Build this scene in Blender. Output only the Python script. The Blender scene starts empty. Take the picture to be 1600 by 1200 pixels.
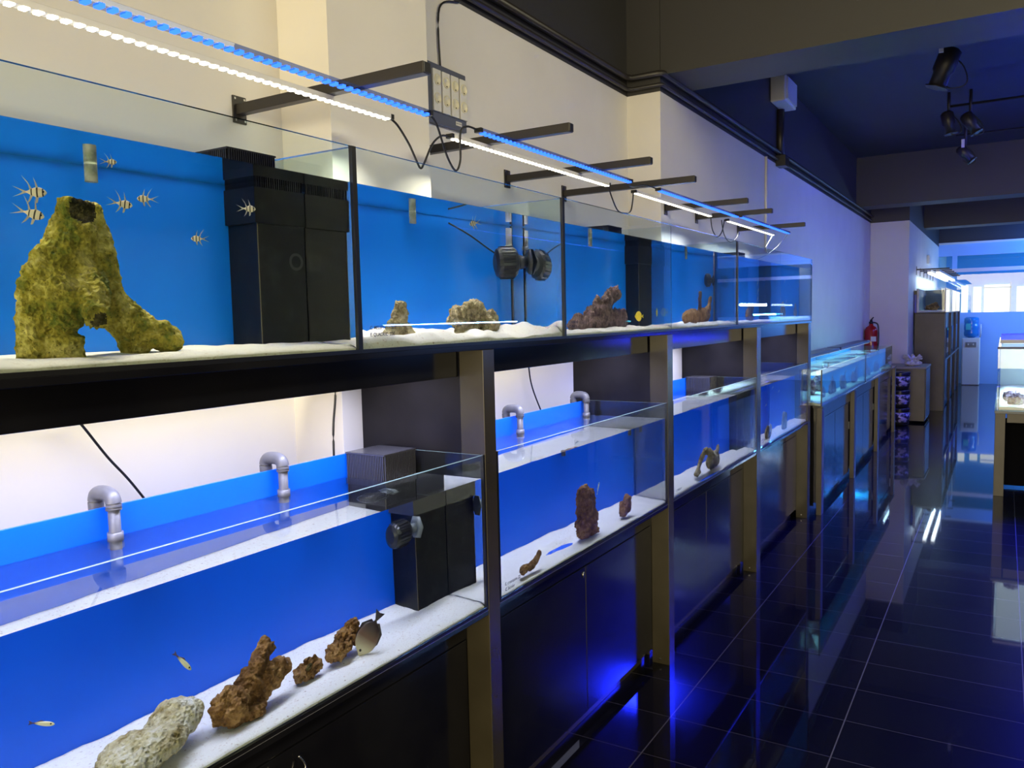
import bpy, bmesh, math, random
from mathutils import Vector, Matrix, noise
from math import pi, sin, cos, radians
random.seed(7)
S = bpy.context.scene
COL = S.collection

# ------------------------------------------------------------------ helpers
def tag(o, label=None, cat=None, group=None, kind=None):
    if label: o['label'] = label
    if cat: o['category'] = cat
    if group: o['group'] = group
    if kind: o['kind'] = kind
    return o
def empty(name, loc=(0, 0, 0), label=None, cat=None, group=None, rz=0):
    o = bpy.data.objects.new(name, None); COL.objects.link(o)
    o.location = loc; o.rotation_euler = (0, 0, rz); o.empty_display_size = .05
    return tag(o, label, cat, group)
def link(name, me, mats, parent=None, smooth=False, rec=False):
    if not isinstance(mats, (list, tuple)): mats = [mats]
    for m in mats: me.materials.append(m)
    if smooth:
        for p in me.polygons: p.use_smooth = True
    o = bpy.data.objects.new(name, me); COL.objects.link(o)
    if parent: o.parent = parent
    if rec: o.cycles.is_caustics_receiver = True
    return o
def bm2(name, bm, mats, parent=None, smooth=False, rec=False):
    me = bpy.data.meshes.new(name)
    bmesh.ops.recalc_face_normals(bm, faces=bm.faces)
    bm.to_mesh(me); bm.free()
    return link(name, me, mats, parent, smooth, rec)
def abox(bm, lo, hi, mi=0, bev=0):
    r = bmesh.ops.create_cube(bm, size=1)
    vs = r['verts']
    for v in vs:
        v.co = Vector([(lo[i] + hi[i]) / 2 + v.co[i] * (hi[i] - lo[i]) for i in range(3)])
    fs = {f for v in vs for f in v.link_faces}
    for f in fs: f.material_index = mi
    if bev:
        es = list({e for f in fs for e in f.edges})
        bmesh.ops.bevel(bm, geom=es, offset=bev, segments=2, affect='EDGES', profile=.5)
    return vs
def box(name, lo, hi, m, parent=None, bev=0, rec=False):
    """lo/hi in world; the mesh is placed relative to the parent's location"""
    bm = bmesh.new()
    off = Vector(parent.location) if parent else Vector((0, 0, 0))
    if parent and parent.parent: off = off + Vector(parent.parent.location)
    abox(bm, Vector(lo) - off, Vector(hi) - off, 0, bev)
    return bm2(name, bm, m, parent, rec=rec)
def boxes(name, lst, m, parent=None, bev=0, rec=False):
    bm = bmesh.new(); off = Vector(parent.location) if parent else Vector((0, 0, 0))
    if parent and parent.parent: off = off + Vector(parent.parent.location)
    for lo, hi in lst: abox(bm, Vector(lo) - off, Vector(hi) - off, 0, bev)
    return bm2(name, bm, m, parent, rec=rec)
def spline(pts, n=8):
    P = [Vector(p) for p in pts]
    if len(P) < 3: return P
    out = []
    for i in range(len(P) - 1):
        p0 = P[max(i - 1, 0)]; p1 = P[i]; p2 = P[i + 1]; p3 = P[min(i + 2, len(P) - 1)]
        for k in range(n):
            t = k / n
            out.append(.5 * ((2 * p1) + (-p0 + p2) * t + (2 * p0 - 5 * p1 + 4 * p2 - p3) * t * t + (-p0 + 3 * p1 - 3 * p2 + p3) * t ** 3))
    out.append(P[-1]); return out
def atube(bm, pts, r, seg=8, mi=0, cap=True):
    pts = [Vector(p) for p in pts]; rings = []
    up = Vector((0, 0, 1))
    for i, p in enumerate(pts):
        d = (pts[min(i + 1, len(pts) - 1)] - pts[max(i - 1, 0)]).normalized()
        a = d.cross(up)
        if a.length < .05: a = d.cross(Vector((0, 1, 0)))
        a.normalize(); b = a.cross(d).normalized()
        rr = r[i] if isinstance(r, (list, tuple)) else r
        rings.append([bm.verts.new(p + a * cos(2 * pi * k / seg) * rr + b * sin(2 * pi * k / seg) * rr) for k in range(seg)])
    for i in range(len(rings) - 1):
        for k in range(seg):
            f = bm.faces.new((rings[i][k], rings[i][(k + 1) % seg], rings[i + 1][(k + 1) % seg], rings[i + 1][k])); f.material_index = mi; f.smooth = True
    if cap:
        for rg in (rings[0], rings[-1]):
            f = bm.faces.new(rg); f.material_index = mi
def tube(name, pts, r, m, parent=None, sp=True, seg=8, rec=False):
    bm = bmesh.new(); off = Vector(parent.location) if parent else Vector((0, 0, 0))
    if parent and parent.parent: off = off + Vector(parent.parent.location)
    q = spline(pts) if sp else [Vector(p) for p in pts]
    atube(bm, [p - off for p in q], r, seg)
    me = bpy.data.meshes.new(name); bmesh.ops.recalc_face_normals(bm, faces=bm.faces); bm.to_mesh(me); bm.free()
    return link(name, me, m, parent, rec=rec)
def lathe(name, prof, m, parent=None, seg=32, loc=(0, 0, 0), rec=False):
    """prof: (radius, z) about a vertical axis at loc (relative to parent)"""
    bm = bmesh.new(); rings = []
    for r, z in prof:
        rings.append([bm.verts.new((loc[0] + r * cos(2 * pi * k / seg), loc[1] + r * sin(2 * pi * k / seg), loc[2] + z)) for k in range(seg)])
    for i in range(len(rings) - 1):
        for k in range(seg):
            f = bm.faces.new((rings[i][k], rings[i][(k + 1) % seg], rings[i + 1][(k + 1) % seg], rings[i + 1][k])); f.smooth = True
    for rg in (rings[0], rings[-1]): bm.faces.new(rg)
    return bm2(name, bm, m, parent, rec=rec)
def copy_tree(root, loc=None, label=None, group=None, rz=None):
    c = root.copy(); COL.objects.link(c)
    if loc is not None: c.location = loc
    if rz is not None: c.rotation_euler = (c.rotation_euler[0], c.rotation_euler[1], rz)
    if label: c['label'] = label
    if group: c['group'] = group
    for ch in list(root.children):
        d = ch.copy(); COL.objects.link(d); d.parent = c
        for g in list(ch.children):
            e = g.copy(); COL.objects.link(e); e.parent = d
    return c

# ------------------------------------------------------------------ materials
def N(nt, t, **k):
    n = nt.nodes.new(t)
    for a, b in k.items():
        if a.startswith('i_'): n.inputs[a[2:].replace('_', ' ')].default_value = b
        else: setattr(n, a, b)
    return n
def mat(name, col, rough=.5, metal=0, spec=.5, emit=None, es=0, coat=0, sss=0):
    m = bpy.data.materials.new(name); m.use_nodes = True
    b = m.node_tree.nodes['Principled BSDF']
    b.inputs['Base Color'].default_value = (*col, 1); b.inputs['Roughness'].default_value = rough
    b.inputs['Metallic'].default_value = metal; b.inputs['Specular IOR Level'].default_value = spec
    b.inputs['Coat Weight'].default_value = coat
    if emit: b.inputs['Emission Color'].default_value = (*emit, 1); b.inputs['Emission Strength'].default_value = es
    return m
def noisy(m, c1, c2, scale=20, detail=6, bump=0, bscale=None, lo=.35, hi=.65, dist=.01, coords='Object', rough=None):
    nt = m.node_tree; b = nt.nodes['Principled BSDF']; L = nt.links.new
    tc = N(nt, 'ShaderNodeTexCoord'); nz = N(nt, 'ShaderNodeTexNoise'); nz.inputs['Scale'].default_value = scale; nz.inputs['Detail'].default_value = detail
    L(tc.outputs[coords], nz.inputs['Vector'])
    cr = N(nt, 'ShaderNodeValToRGB'); cr.color_ramp.elements[0].position = lo; cr.color_ramp.elements[1].position = hi
    cr.color_ramp.elements[0].color = (*c1, 1); cr.color_ramp.elements[1].color = (*c2, 1)
    L(nz.outputs['Fac'], cr.inputs[0]); L(cr.outputs[0], b.inputs['Base Color'])
    if bump:
        n2 = N(nt, 'ShaderNodeTexNoise'); n2.inputs['Scale'].default_value = bscale or scale * 3; n2.inputs['Detail'].default_value = 4
        L(tc.outputs[coords], n2.inputs['Vector'])
        bp = N(nt, 'ShaderNodeBump'); bp.inputs['Strength'].default_value = bump; bp.inputs['Distance'].default_value = dist
        L(n2.outputs['Fac'], bp.inputs['Height']); L(bp.outputs[0], b.inputs['Normal'])
    return m
M = {}
M['wall'] = noisy(mat('wall_paint', (.74, .71, .66), .55), (.73, .70, .65), (.76, .73, .68), 3, 3, .04, 60, dist=.002)
M['black_paint'] = mat('black_ceiling_paint', (.032, .031, .032), .55)
M['laminate'] = noisy(mat('black_laminate', (.05, .045, .04), .25), (.034, .029, .018), (.048, .041, .026), 4, 3, .01, 14, dist=.002)
M['door'] = noisy(mat('glossy_black_board', (.008, .008, .011), .12, spec=.5), (.006, .006, .009), (.011, .011, .014), 4, 3, .01, 14, dist=.002)
M['panel_black'] = noisy(mat('black_side_panel', (.016, .015, .018), .34, spec=.2), (.006, .0055, .008), (.012, .011, .015), 6, 6, 0)
M['iron'] = mat('black_painted_steel', (.022, .019, .018), .42)
M['silicone'] = mat('black_silicone', (.008, .008, .009), .35)
M['matte_black'] = mat('matte_black_board', (.006, .006, .008), .9, spec=.05)
M['comb'] = mat('smoky_comb_plastic', (.05, .05, .062), .22, spec=.6)
M['dim_lead'] = mat('grey_lead', (.16, .16, .16), .5)
M['plastic_black'] = mat('black_plastic', (.015, .015, .017), .32)
M['overflow'] = noisy(mat('black_acrylic', (.012, .012, .014), .35, spec=.15), (.004, .004, .006), (.014, .015, .016), 26, 8, 0, lo=.5, hi=.8)
M['algae_seam'] = mat('algae_seam', (.12, .09, .035), .6)
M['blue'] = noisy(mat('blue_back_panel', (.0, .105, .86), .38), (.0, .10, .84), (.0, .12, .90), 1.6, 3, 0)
M['blue_warm_lit'] = noisy(mat('blue_back_panel_warm_lit', (.0, .19, .84), .38), (.0, .175, .82), (.0, .21, .88), 1.6, 3, 0)  # same blue panel with the warm lamp light put into its colour
M['pvc'] = noisy(mat('grey_pvc', (.30, .31, .36), .38), (.085, .088, .115), (.12, .123, .15), 30, 4, 0)
M['pvc_algae'] = noisy(mat('grey_pvc_with_algae', (.3, .33, .25), .5), (.20, .24, .15), (.40, .42, .36), 60, 5, 0)
M['pvc_white'] = mat('white_pvc', (.62, .63, .62), .35)
M['grey_plastic'] = mat('grey_plastic', (.16, .18, .19), .38)
M['white_plastic'] = mat('white_plastic', (.74, .72, .66), .4)
M['cream'] = mat('cream_socket_plastic', (.80, .74, .52), .35)
M['hole'] = mat('dark_socket_hole', (.05, .035, .02), .5)
M['ink'] = mat('marker_ink', (.004, .005, .03), .6)
M['cable'] = mat('black_rubber', (.010, .010, .011), .4)
M['steel'] = mat('steel', (.55, .55, .56), .25, metal=1)
M['edge_dark'] = mat('dark_glass_edge', (.02, .05, .06), .15)
M['edge_light'] = mat('pale_glass_edge', (.24, .36, .36), .25)
M['red'] = mat('red_enamel', (.42, .015, .012), .22, coat=.5)
M['grey_panel'] = mat('grey_enclosure', (.10, .11, .15), .5)
M['wood_top'] = mat('grey_cabinet_top', (.30, .28, .25), .5)
M['brown_lam'] = noisy(mat('brown_black_laminate', (.055, .047, .040), .4), (.048, .041, .035), (.065, .056, .048), 5, 3, 0)

def sandmat(name, c1, c2, c3):
    m = mat(name, c1, .8, spec=.25); nt = m.node_tree; b = nt.nodes['Principled BSDF']; L = nt.links.new
    tc = N(nt, 'ShaderNodeTexCoord')
    v = N(nt, 'ShaderNodeTexVoronoi'); v.inputs['Scale'].default_value = 260; L(tc.outputs['Object'], v.inputs['Vector'])
    cr = N(nt, 'ShaderNodeValToRGB'); e = cr.color_ramp.elements
    e[0].position = 0; e[0].color = (*c3, 1); e[1].position = .08; e[1].color = (*c2, 1)
    x = e.new(.24); x.color = (*c1, 1)
    L(v.outputs['Color'], cr.inputs[0]); L(cr.outputs[0], b.inputs['Base Color'])
    nz = N(nt, 'ShaderNodeTexNoise'); nz.inputs['Scale'].default_value = 260; L(tc.outputs['Object'], nz.inputs['Vector'])
    bp = N(nt, 'ShaderNodeBump'); bp.inputs['Strength'].default_value = .5; bp.inputs['Distance'].default_value = .003
    L(nz.outputs['Fac'], bp.inputs['Height']); L(bp.outputs[0], b.inputs['Normal'])
    return m
M['sand'] = sandmat('coral_sand', (.93, .89, .82), (.74, .64, .54), (.26, .18, .13))
M['sand_b'] = sandmat('beige_coral_sand', (.90, .84, .66), (.76, .66, .46), (.40, .30, .18))

def rockmat(name, a, b_, c, scale=18, bump=.9):
    m = mat(name, a, .85, spec=.2); nt = m.node_tree; b = nt.nodes['Principled BSDF']; L = nt.links.new
    tc = N(nt, 'ShaderNodeTexCoord'); nz = N(nt, 'ShaderNodeTexNoise'); nz.inputs['Scale'].default_value = scale; nz.inputs['Detail'].default_value = 8; nz.inputs['Roughness'].default_value = .65
    L(tc.outputs['Object'], nz.inputs['Vector'])
    cr = N(nt, 'ShaderNodeValToRGB'); e = cr.color_ramp.elements
    e[0].position = .34; e[0].color = (*a, 1); e[1].position = .66; e[1].color = (*c, 1); x = e.new(.5); x.color = (*b_, 1)
    L(nz.outputs['Fac'], cr.inputs[0])
    v = N(nt, 'ShaderNodeTexVoronoi'); v.inputs['Scale'].default_value = scale * 7; L(tc.outputs['Object'], v.inputs['Vector'])
    mx = N(nt, 'ShaderNodeMix', data_type='RGBA'); mr = N(nt, 'ShaderNodeMapRange'); mr.inputs[1].default_value = .05; mr.inputs[2].default_value = .22; mr.inputs[3].default_value = .75; mr.inputs[4].default_value = 0
    L(v.outputs['Distance'], mr.inputs[0]); L(mr.outputs[0], mx.inputs['Factor']); L(cr.outputs[0], mx.inputs['A']); mx.inputs['B'].default_value = (a[0] * .25, a[1] * .25, a[2] * .25, 1)
    L(mx.outputs['Result'], b.inputs['Base Color'])
    ad = N(nt, 'ShaderNodeMath', operation='ADD'); L(nz.outputs['Fac'], ad.inputs[0]); L(v.outputs['Distance'], ad.inputs[1])
    bp = N(nt, 'ShaderNodeBump'); bp.inputs['Strength'].default_value = bump; bp.inputs['Distance'].default_value = .006
    L(ad.outputs[0], bp.inputs['Height']); L(bp.outputs[0], b.inputs['Normal'])
    return m
M['rock_brown'] = rockmat('brown_live_rock', (.10, .045, .015), (.26, .13, .04), (.46, .26, .10))
M['rock_pale'] = rockmat('pale_coral_rock', (.30, .22, .08), (.62, .54, .32), (.80, .75, .60), 18)
M['rock_tan'] = rockmat('tan_live_rock', (.14, .10, .05), (.40, .32, .17), (.66, .56, .36), 22)
M['rock_purple'] = rockmat('purple_live_rock', (.10, .06, .06), (.26, .17, .14), (.44, .28, .26), 26)
M['rock_green'] = rockmat('algae_covered_rock', (.10, .15, .02), (.40, .33, .04), (.70, .60, .18), 20, 1)
M['rock_hole'] = rockmat('dark_rock_hollow', (.02, .025, .008), (.09, .07, .02), (.20, .17, .06), 40)  # darker colours for the rock hollows
M['coral_white'] = rockmat('white_coral_skeleton', (.35, .33, .36), (.8, .78, .8), (.9, .9, .9), 30)

# glass pane: clear, thin, fresnel reflecting
def glassmat(name, tint=(.93, .97, .97), ior=1.5, k=1.0):
    m = bpy.data.materials.new(name); m.use_nodes = True; nt = m.node_tree; nt.nodes.clear(); L = nt.links.new
    o = N(nt, 'ShaderNodeOutputMaterial'); mx = N(nt, 'ShaderNodeMixShader'); tr = N(nt, 'ShaderNodeBsdfTransparent'); gl = N(nt, 'ShaderNodeBsdfGlossy')
    tr.inputs[0].default_value = (*tint, 1); gl.inputs['Roughness'].default_value = 0
    fr = N(nt, 'ShaderNodeFresnel'); fr.inputs['IOR'].default_value = ior
    mu = N(nt, 'ShaderNodeMath', operation='MULTIPLY'); mu.inputs[1].default_value = k
    # both faces of a pane count as seen from outside: the fresnel term never uses the inside (total reflection) branch
    geo = N(nt, 'ShaderNodeNewGeometry'); vm = N(nt, 'ShaderNodeVectorMath', operation='SCALE'); ma = N(nt, 'ShaderNodeMath', operation='MULTIPLY_ADD')
    lw = N(nt, 'ShaderNodeVectorMath', operation='DOT_PRODUCT'); L(geo.outputs['Normal'], lw.inputs[0]); L(geo.outputs['Incoming'], lw.inputs[1])
    ab = N(nt, 'ShaderNodeMath', operation='ABSOLUTE'); L(lw.outputs['Value'], ab.inputs[0])
    s1 = N(nt, 'ShaderNodeMath', operation='SUBTRACT'); s1.inputs[0].default_value = 1; L(ab.outputs[0], s1.inputs[1])
    p5 = N(nt, 'ShaderNodeMath', operation='POWER'); L(s1.outputs[0], p5.inputs[0]); p5.inputs[1].default_value = 5
    f0 = ((ior - 1) / (ior + 1)) ** 2
    ma.inputs[1].default_value = 1 - f0; ma.inputs[2].default_value = f0; L(p5.outputs[0], ma.inputs[0]); L(ma.outputs[0], mu.inputs[0])
    L(mu.outputs[0], mx.inputs[0]); L(tr.outputs[0], mx.inputs[1]); L(gl.outputs[0], mx.inputs[2]); L(mx.outputs[0], o.inputs[0])
    return m
M['glass'] = glassmat('clear_glass')
M['clear_plastic'] = glassmat('clear_bar_plastic', (.55, .62, .86), 1.45)
def watermat(name):
    m = bpy.data.materials.new(name); m.use_nodes = True; nt = m.node_tree; nt.nodes.clear()
    o = N(nt, 'ShaderNodeOutputMaterial'); g = N(nt, 'ShaderNodeBsdfGlass'); g.inputs['IOR'].default_value = 1.333; g.inputs['Roughness'].default_value = 0
    g.inputs['Color'].default_value = (.985, .995, 1, 1)
    nt.links.new(g.outputs[0], o.inputs[0]); return m
M['water'] = watermat('tank_water')
def emis(name, c, s, sampling=False):
    m = bpy.data.materials.new(name); m.use_nodes = True; nt = m.node_tree; nt.nodes.clear()
    o = N(nt, 'ShaderNodeOutputMaterial'); e = N(nt, 'ShaderNodeEmission'); e.inputs[0].default_value = (*c, 1); e.inputs[1].default_value = s
    nt.links.new(e.outputs[0], o.inputs[0])
    if not sampling:
        try: m.cycles.emission_sampling = 'NONE'
        except Exception: pass
    return m
M['led_white'] = emis('white_diodes', (1, .93, .72), 6)
M['led_blue'] = emis('blue_diodes', (.03, .14, 1), 3)
M['led_cold'] = emis('cold_white_diodes', (.8, .95, 1), 1.3)

def floormat():
    m = mat('black_polished_tiles', (.006, .006, .009), .07, spec=.03); nt = m.node_tree; b = nt.nodes['Principled BSDF']; L = nt.links.new
    geo = N(nt, 'ShaderNodeNewGeometry'); sp = N(nt, 'ShaderNodeSeparateXYZ'); L(geo.outputs['Position'], sp.inputs[0])
    def grid(out, off, size, w):
        a = N(nt, 'ShaderNodeMath', operation='SUBTRACT'); L(out, a.inputs[0]); a.inputs[1].default_value = off
        d = N(nt, 'ShaderNodeMath', operation='DIVIDE'); L(a.outputs[0], d.inputs[0]); d.inputs[1].default_value = size
        p = N(nt, 'ShaderNodeMath', operation='PINGPONG'); L(d.outputs[0], p.inputs[0]); p.inputs[1].default_value = .5
        l = N(nt, 'ShaderNodeMath', operation='LESS_THAN'); L(p.outputs[0], l.inputs[0]); l.inputs[1].default_value = w / size / 2
        return l.outputs[0], d.outputs[0]
    gx, cx = grid(sp.outputs['X'], -.49, .595, .0045); gy, cy = grid(sp.outputs['Y'], 3.21, .2975, .0022)
    mx = N(nt, 'ShaderNodeMath', operation='MAXIMUM'); L(gx, mx.inputs[0]); L(gy, mx.inputs[1])
    # tile to tile tone
    fx = N(nt, 'ShaderNodeMath', operation='FLOOR'); L(cx, fx.inputs[0]); fy = N(nt, 'ShaderNodeMath', operation='FLOOR'); L(cy, fy.inputs[0])
    cb = N(nt, 'ShaderNodeCombineXYZ'); L(fx.outputs[0], cb.inputs[0]); L(fy.outputs[0], cb.inputs[1])
    wn = N(nt, 'ShaderNodeTexWhiteNoise'); L(cb.outputs[0], wn.inputs['Vector'])
    cr = N(nt, 'ShaderNodeValToRGB'); cr.color_ramp.elements[0].color = (.003, .003, .005, 1); cr.color_ramp.elements[1].color = (.006, .006, .009, 1); L(wn.outputs['Value'], cr.inputs[0])
    mc = N(nt, 'ShaderNodeMix', data_type='RGBA'); L(mx.outputs[0], mc.inputs['Factor']); L(cr.outputs[0], mc.inputs['A']); mc.inputs['B'].default_value = (.085, .08, .078, 1)
    L(mc.outputs['Result'], b.inputs['Base Color'])
    mr = N(nt, 'ShaderNodeMapRange'); L(mx.outputs[0], mr.inputs[0]); mr.inputs[3].default_value = .30; mr.inputs[4].default_value = .6; L(mr.outputs[0], b.inputs['Roughness'])
    nz = N(nt, 'ShaderNodeTexNoise'); nz.inputs['Scale'].default_value = 5; L(geo.outputs['Position'], nz.inputs['Vector'])
    bp = N(nt, 'ShaderNodeBump'); bp.inputs['Strength'].default_value = .05; bp.inputs['Distance'].default_value = .004; L(nz.outputs['Fac'], bp.inputs['Height']); L(bp.outputs[0], b.inputs['Normal'])
    b.inputs['Coat Weight'].default_value = .8; b.inputs['Coat Roughness'].default_value = .03; b.inputs['Coat IOR'].default_value = 1.5
    return m
M['floor'] = floormat()

# ------------------------------------------------------------------ the room
XW, XP, ZT = -1.93, -1.724, 2.865
def st(name, lo, hi, m, label, bev=0):
    return tag(box(name, lo, hi, m, bev=bev), label, 'room', kind='structure')
st('floor', (-2.4, -4.2, -.1), (3.8, 22.2, 0), M['floor'], 'black polished tile floor with pale grout lines')
st('ceiling', (-2.4, -4.2, 3.6), (3.8, 22.2, 3.7), M['black_paint'], 'dark painted ceiling')
boxes('wall_left', [((-2.13, -4.2, 0), (XW, 4.53, ZT)), ((-2.13, 4.53, 0), (XP, 13.15, ZT)), ((-2.13, 13.15, 0), (-1.205, 22.2, ZT))], M['wall'])
tag(bpy.data.objects['wall_left'], 'white painted long wall behind the tanks', 'room', kind='structure')
st('trim_1', (XW, 1.82, 0), (XP, 2.305, ZT), M['wall'], 'white square pilaster behind the first tank joint')
boxes('wall_left_upper', [((-2.13, -4.2, ZT), (XW, 4.53, 3.6)), ((-2.13, 4.53, ZT), (XP - .0, 13.15, 3.6)), ((-2.13, 13.15, ZT), (-1.205, 22.2, 3.6)), ((XW, 1.82, ZT), (XP, 2.305, 3.6))], M['black_paint'])
tag(bpy.data.objects['wall_left_upper'], 'black painted upper part of the long wall', 'room', kind='structure')
st('wall_right', (3.4, -4.2, 0), (3.6, 22.2, 3.6), M['black_paint'], 'dark wall on the right of the shop')
st('ceiling_beam', (XP + .002, 4.531, 2.955), (3.4, 4.96, 3.6), M['black_paint'], 'nearest dark beam crossing the ceiling')
st('ceiling_beam', (XP, 11.75, 2.955), (3.4, 12.18, 3.6), M['black_paint'], 'second dark beam crossing the ceiling')
st('ceiling_beam', (-1.205, 15.6, 2.955), (3.4, 16.05, 3.6), M['black_paint'], 'farthest dark beam crossing the ceiling')
# trunking along the wall top
def trunk(name, pts, r, label):
    return tag(tube(name, pts, r, M['iron'], sp=False, seg=8), label, 'conduit')
trunk('cable_conduit', [(-1.905, -4, 2.955), (-1.905, 1.78, 2.955), (-1.88, 1.795, 2.955), (-1.72, 1.795, 2.955), (-1.698, 1.80, 2.955), (-1.698, 2.33, 2.955), (-1.72, 2.345, 2.955), (-1.90, 2.345, 2.955), (-1.905, 2.36, 2.955), (-1.905, 4.45, 2.955), (-1.88, 4.49, 2.955), (-1.72, 4.49, 2.955), (-1.697, 4.505, 2.955), (-1.697, 13.1, 2.955)], .018, 'long black conduit following the top of the white wall')
trunk('cable_conduit', [(-1.91, -4, 2.895), (-1.91, 1.79, 2.895), (-1.89, 1.80, 2.895), (-1.72, 1.80, 2.895), (-1.705, 1.81, 2.895), (-1.705, 2.32, 2.895), (-1.72, 2.335, 2.895), (-1.90, 2.335, 2.895), (-1.91, 2.35, 2.895), (-1.91, 4.47, 2.895), (-1.89, 4.505, 2.895), (-1.72, 4.505, 2.895), (-1.704, 4.52, 2.895), (-1.704, 13.1, 2.895)], .012, 'thin black conduit just under the thicker one on the wall')
t = trunk('vertical_conduit', [(-1.70, 7.35, 2.87), (-1.70, 7.35, 3.33)], .035, 'short black vertical conduit under the white junction box')
box('elbow_box', (-1.72, 7.28, 2.84), (-1.64, 7.42, 2.93), M['plastic_black'], t)
j = tag(box('junction_box', (-1.722, 7.08, 3.34), (-1.60, 7.5, 3.56), M['white_plastic'], bev=.01), 'white junction box high on the black wall', 'junction box')
box('cover', (-1.60, 7.12, 3.36), (-1.585, 7.46, 3.54), M['white_plastic'], j)
tag(tube('white_conduit', [(-1.714, 6.92, 2.08), (-1.714, 6.92, 2.865)], .011, M['white_plastic'], sp=False), 'thin white vertical conduit on the wall above the last tanks', 'conduit')
tag(tube('wall_wire', [(-1.922, 2.80, 2.865), (-1.922, 2.66, 2.8), (-1.922, 2.655, 2.57)], .004, M['cable']), 'thin dark wire dropping from the ceiling to the socket panel', 'wire')

# back of the shop: partition, glazing, far room
blue_wall = mat('blue_partition_paint', (.30, .52, .85), .5)
st('wall_back', (-1.205, 19.3, 0), (3.4, 19.4, 1.48), blue_wall, 'pale partition wall behind the water cooler')
st('wall_back_upper', (-1.205, 19.3, 2.66), (3.4, 19.42, 2.90), blue_wall, 'blue bulkhead panel at the end of the shop')
st('trim_2', (-1.205, 19.27, 2.90), (3.4, 19.3, 2.94), M['white_plastic'], 'thin white strip above the end bulkhead')
st('ceiling_end_wall', (-1.205, 19.3, 2.94), (3.4, 19.42, 3.6), M['black_paint'], 'dark wall over the end bulkhead')
st('trim_3', (-1.205, 19.27, 2.32), (3.4, 19.33, 2.395), mat('pink_rail', (.75, .60, .58), .5), 'pinkish horizontal rail over the end glazing')
st('window_1', (-1.205, 19.34, 1.48), (3.4, 19.35, 2.66), M['glass'], 'end partition glazing')
st('trim_4', (-.95, 19.28, 2.395), (-.86, 19.33, 2.66), blue_wall, 'short upright in the end glazing')
st('wall_back_far', (-1.3, 22.0, 0), (3.4, 22.1, 3.6), mat('far_room_paint', (.16, .48, .85), .6), 'pale wall of the room behind the glazing')
dl = emis('daylight_window', (.93, .96, 1), 1.4, True)
def wn(n, lo, hi, lab): st(n, lo, hi, dl, lab)
wn('window_2', (-.41, 21.95, 1.35), (.10, 21.99, 2.10), 'bright daylight window in the room behind the glazing')
wn('window_3', (.24, 21.95, 1.35), (.42, 21.99, 2.04), 'narrow bright window at the right end of the far room')
wn('window_4', (-.63, 21.95, 1.3), (-.47, 21.99, 2.06), 'narrow bright window left of the large one in the far room')
wn('window_5', (-.88, 21.95, 1.3), (-.74, 21.99, 2.10), 'bright vertical strip at the left of the far room')
tag(boxes('window_frame_bar', [((-.44, 21.9, 2.02), (.14, 21.94, 2.045)), ((.10, 21.9, 1.2), (.13, 21.94, 2.15))], M['wall']), 'white bars across the large far window', 'window bars')

# ------------------------------------------------------------------ aquarium rack
XF = -1.255
rack = empty('aquarium_rack', (-1.5, 0, 0), 'long black laminate two-tier rack carrying the rows of aquariums along the wall', 'rack')
def rb(name, lo, hi, m='laminate', bev=.0012): return box(name, lo, hi, M[m], rack, bev)
posts = [(.44 - .5, .44 - .44), (1.894, 1.953), (3.357, 3.423), (4.857, 4.945), (6.335, 6.43)]
for a, b in posts[1:]:
    p = rb('post', (-1.335, a, 0), (XF + .002, b, 1.492))
    sc = boxes('foot_screw', [((-1.30, a - .004, .02), (-1.292, a, .028))], M['steel'], rack)
    rb('side_panel', (XP + .001, a + .012, .05), (-1.3352, a + .032, 1.492), 'panel_black')
box('deck_board', (XP + .003, -.4, 1.4925), (XF, 6.462, 1.507), M['door'], rack, .001)
ys = [-.4] + [v for p in posts[1:] for v in p]
bays = [(-.4, 1.894), (1.953, 3.357), (3.423, 4.857), (4.945, 6.335)]
for a, b in bays:
    rb('top_beam', (-1.360, a, 1.415), (-1.34, b, 1.492), 'door')
    rb('shelf', (XP + .003, a, .7245), (XF, b, .7405), 'door')
    e = box('shelf_edge_strip', (XF, a + .001, .739), (XF + .0008, b - .001, .7402), mat('silver_edge', (.5, .5, .58), .3, metal=.6), rack)
    rb('lower_rail', (-1.352, a, .64), (-1.334, b, .7245), 'door')
    rb('plinth', (-1.40, a, 0), (-1.375, b, .062))
    mid = {1.953: 2.685, 4.945: 5.61, 3.423: 4.14}.get(a, .75)
    for u, v in ((a + .003, mid - .002), (mid + .002, b - .003)):
        d = rb('cabinet_door', (-1.352, u, .066), (-1.334, v, .636), 'door', .0015)
k = lathe('keyhole', [(.0, 0), (.008, 0), (.007, .004), (0, .0045)], M['steel'], rack, 12)
k.rotation_euler = (0, pi / 2, 0); k.location = Vector((-1.334, 2.665, .608)) - Vector(rack.location); k.scale = (1.6, 1, 1)
tube('door_hook', [(-1.325, 1.145, .62), (-1.318, 1.15, .58), (-1.325, 1.155, .53)], .0022, M['steel'], rack)
tube('door_hook', [(-1.325, 1.215, .615), (-1.315, 1.225, .585), (-1.322, 1.205, .545)], .0022, M['steel'], rack)

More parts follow.
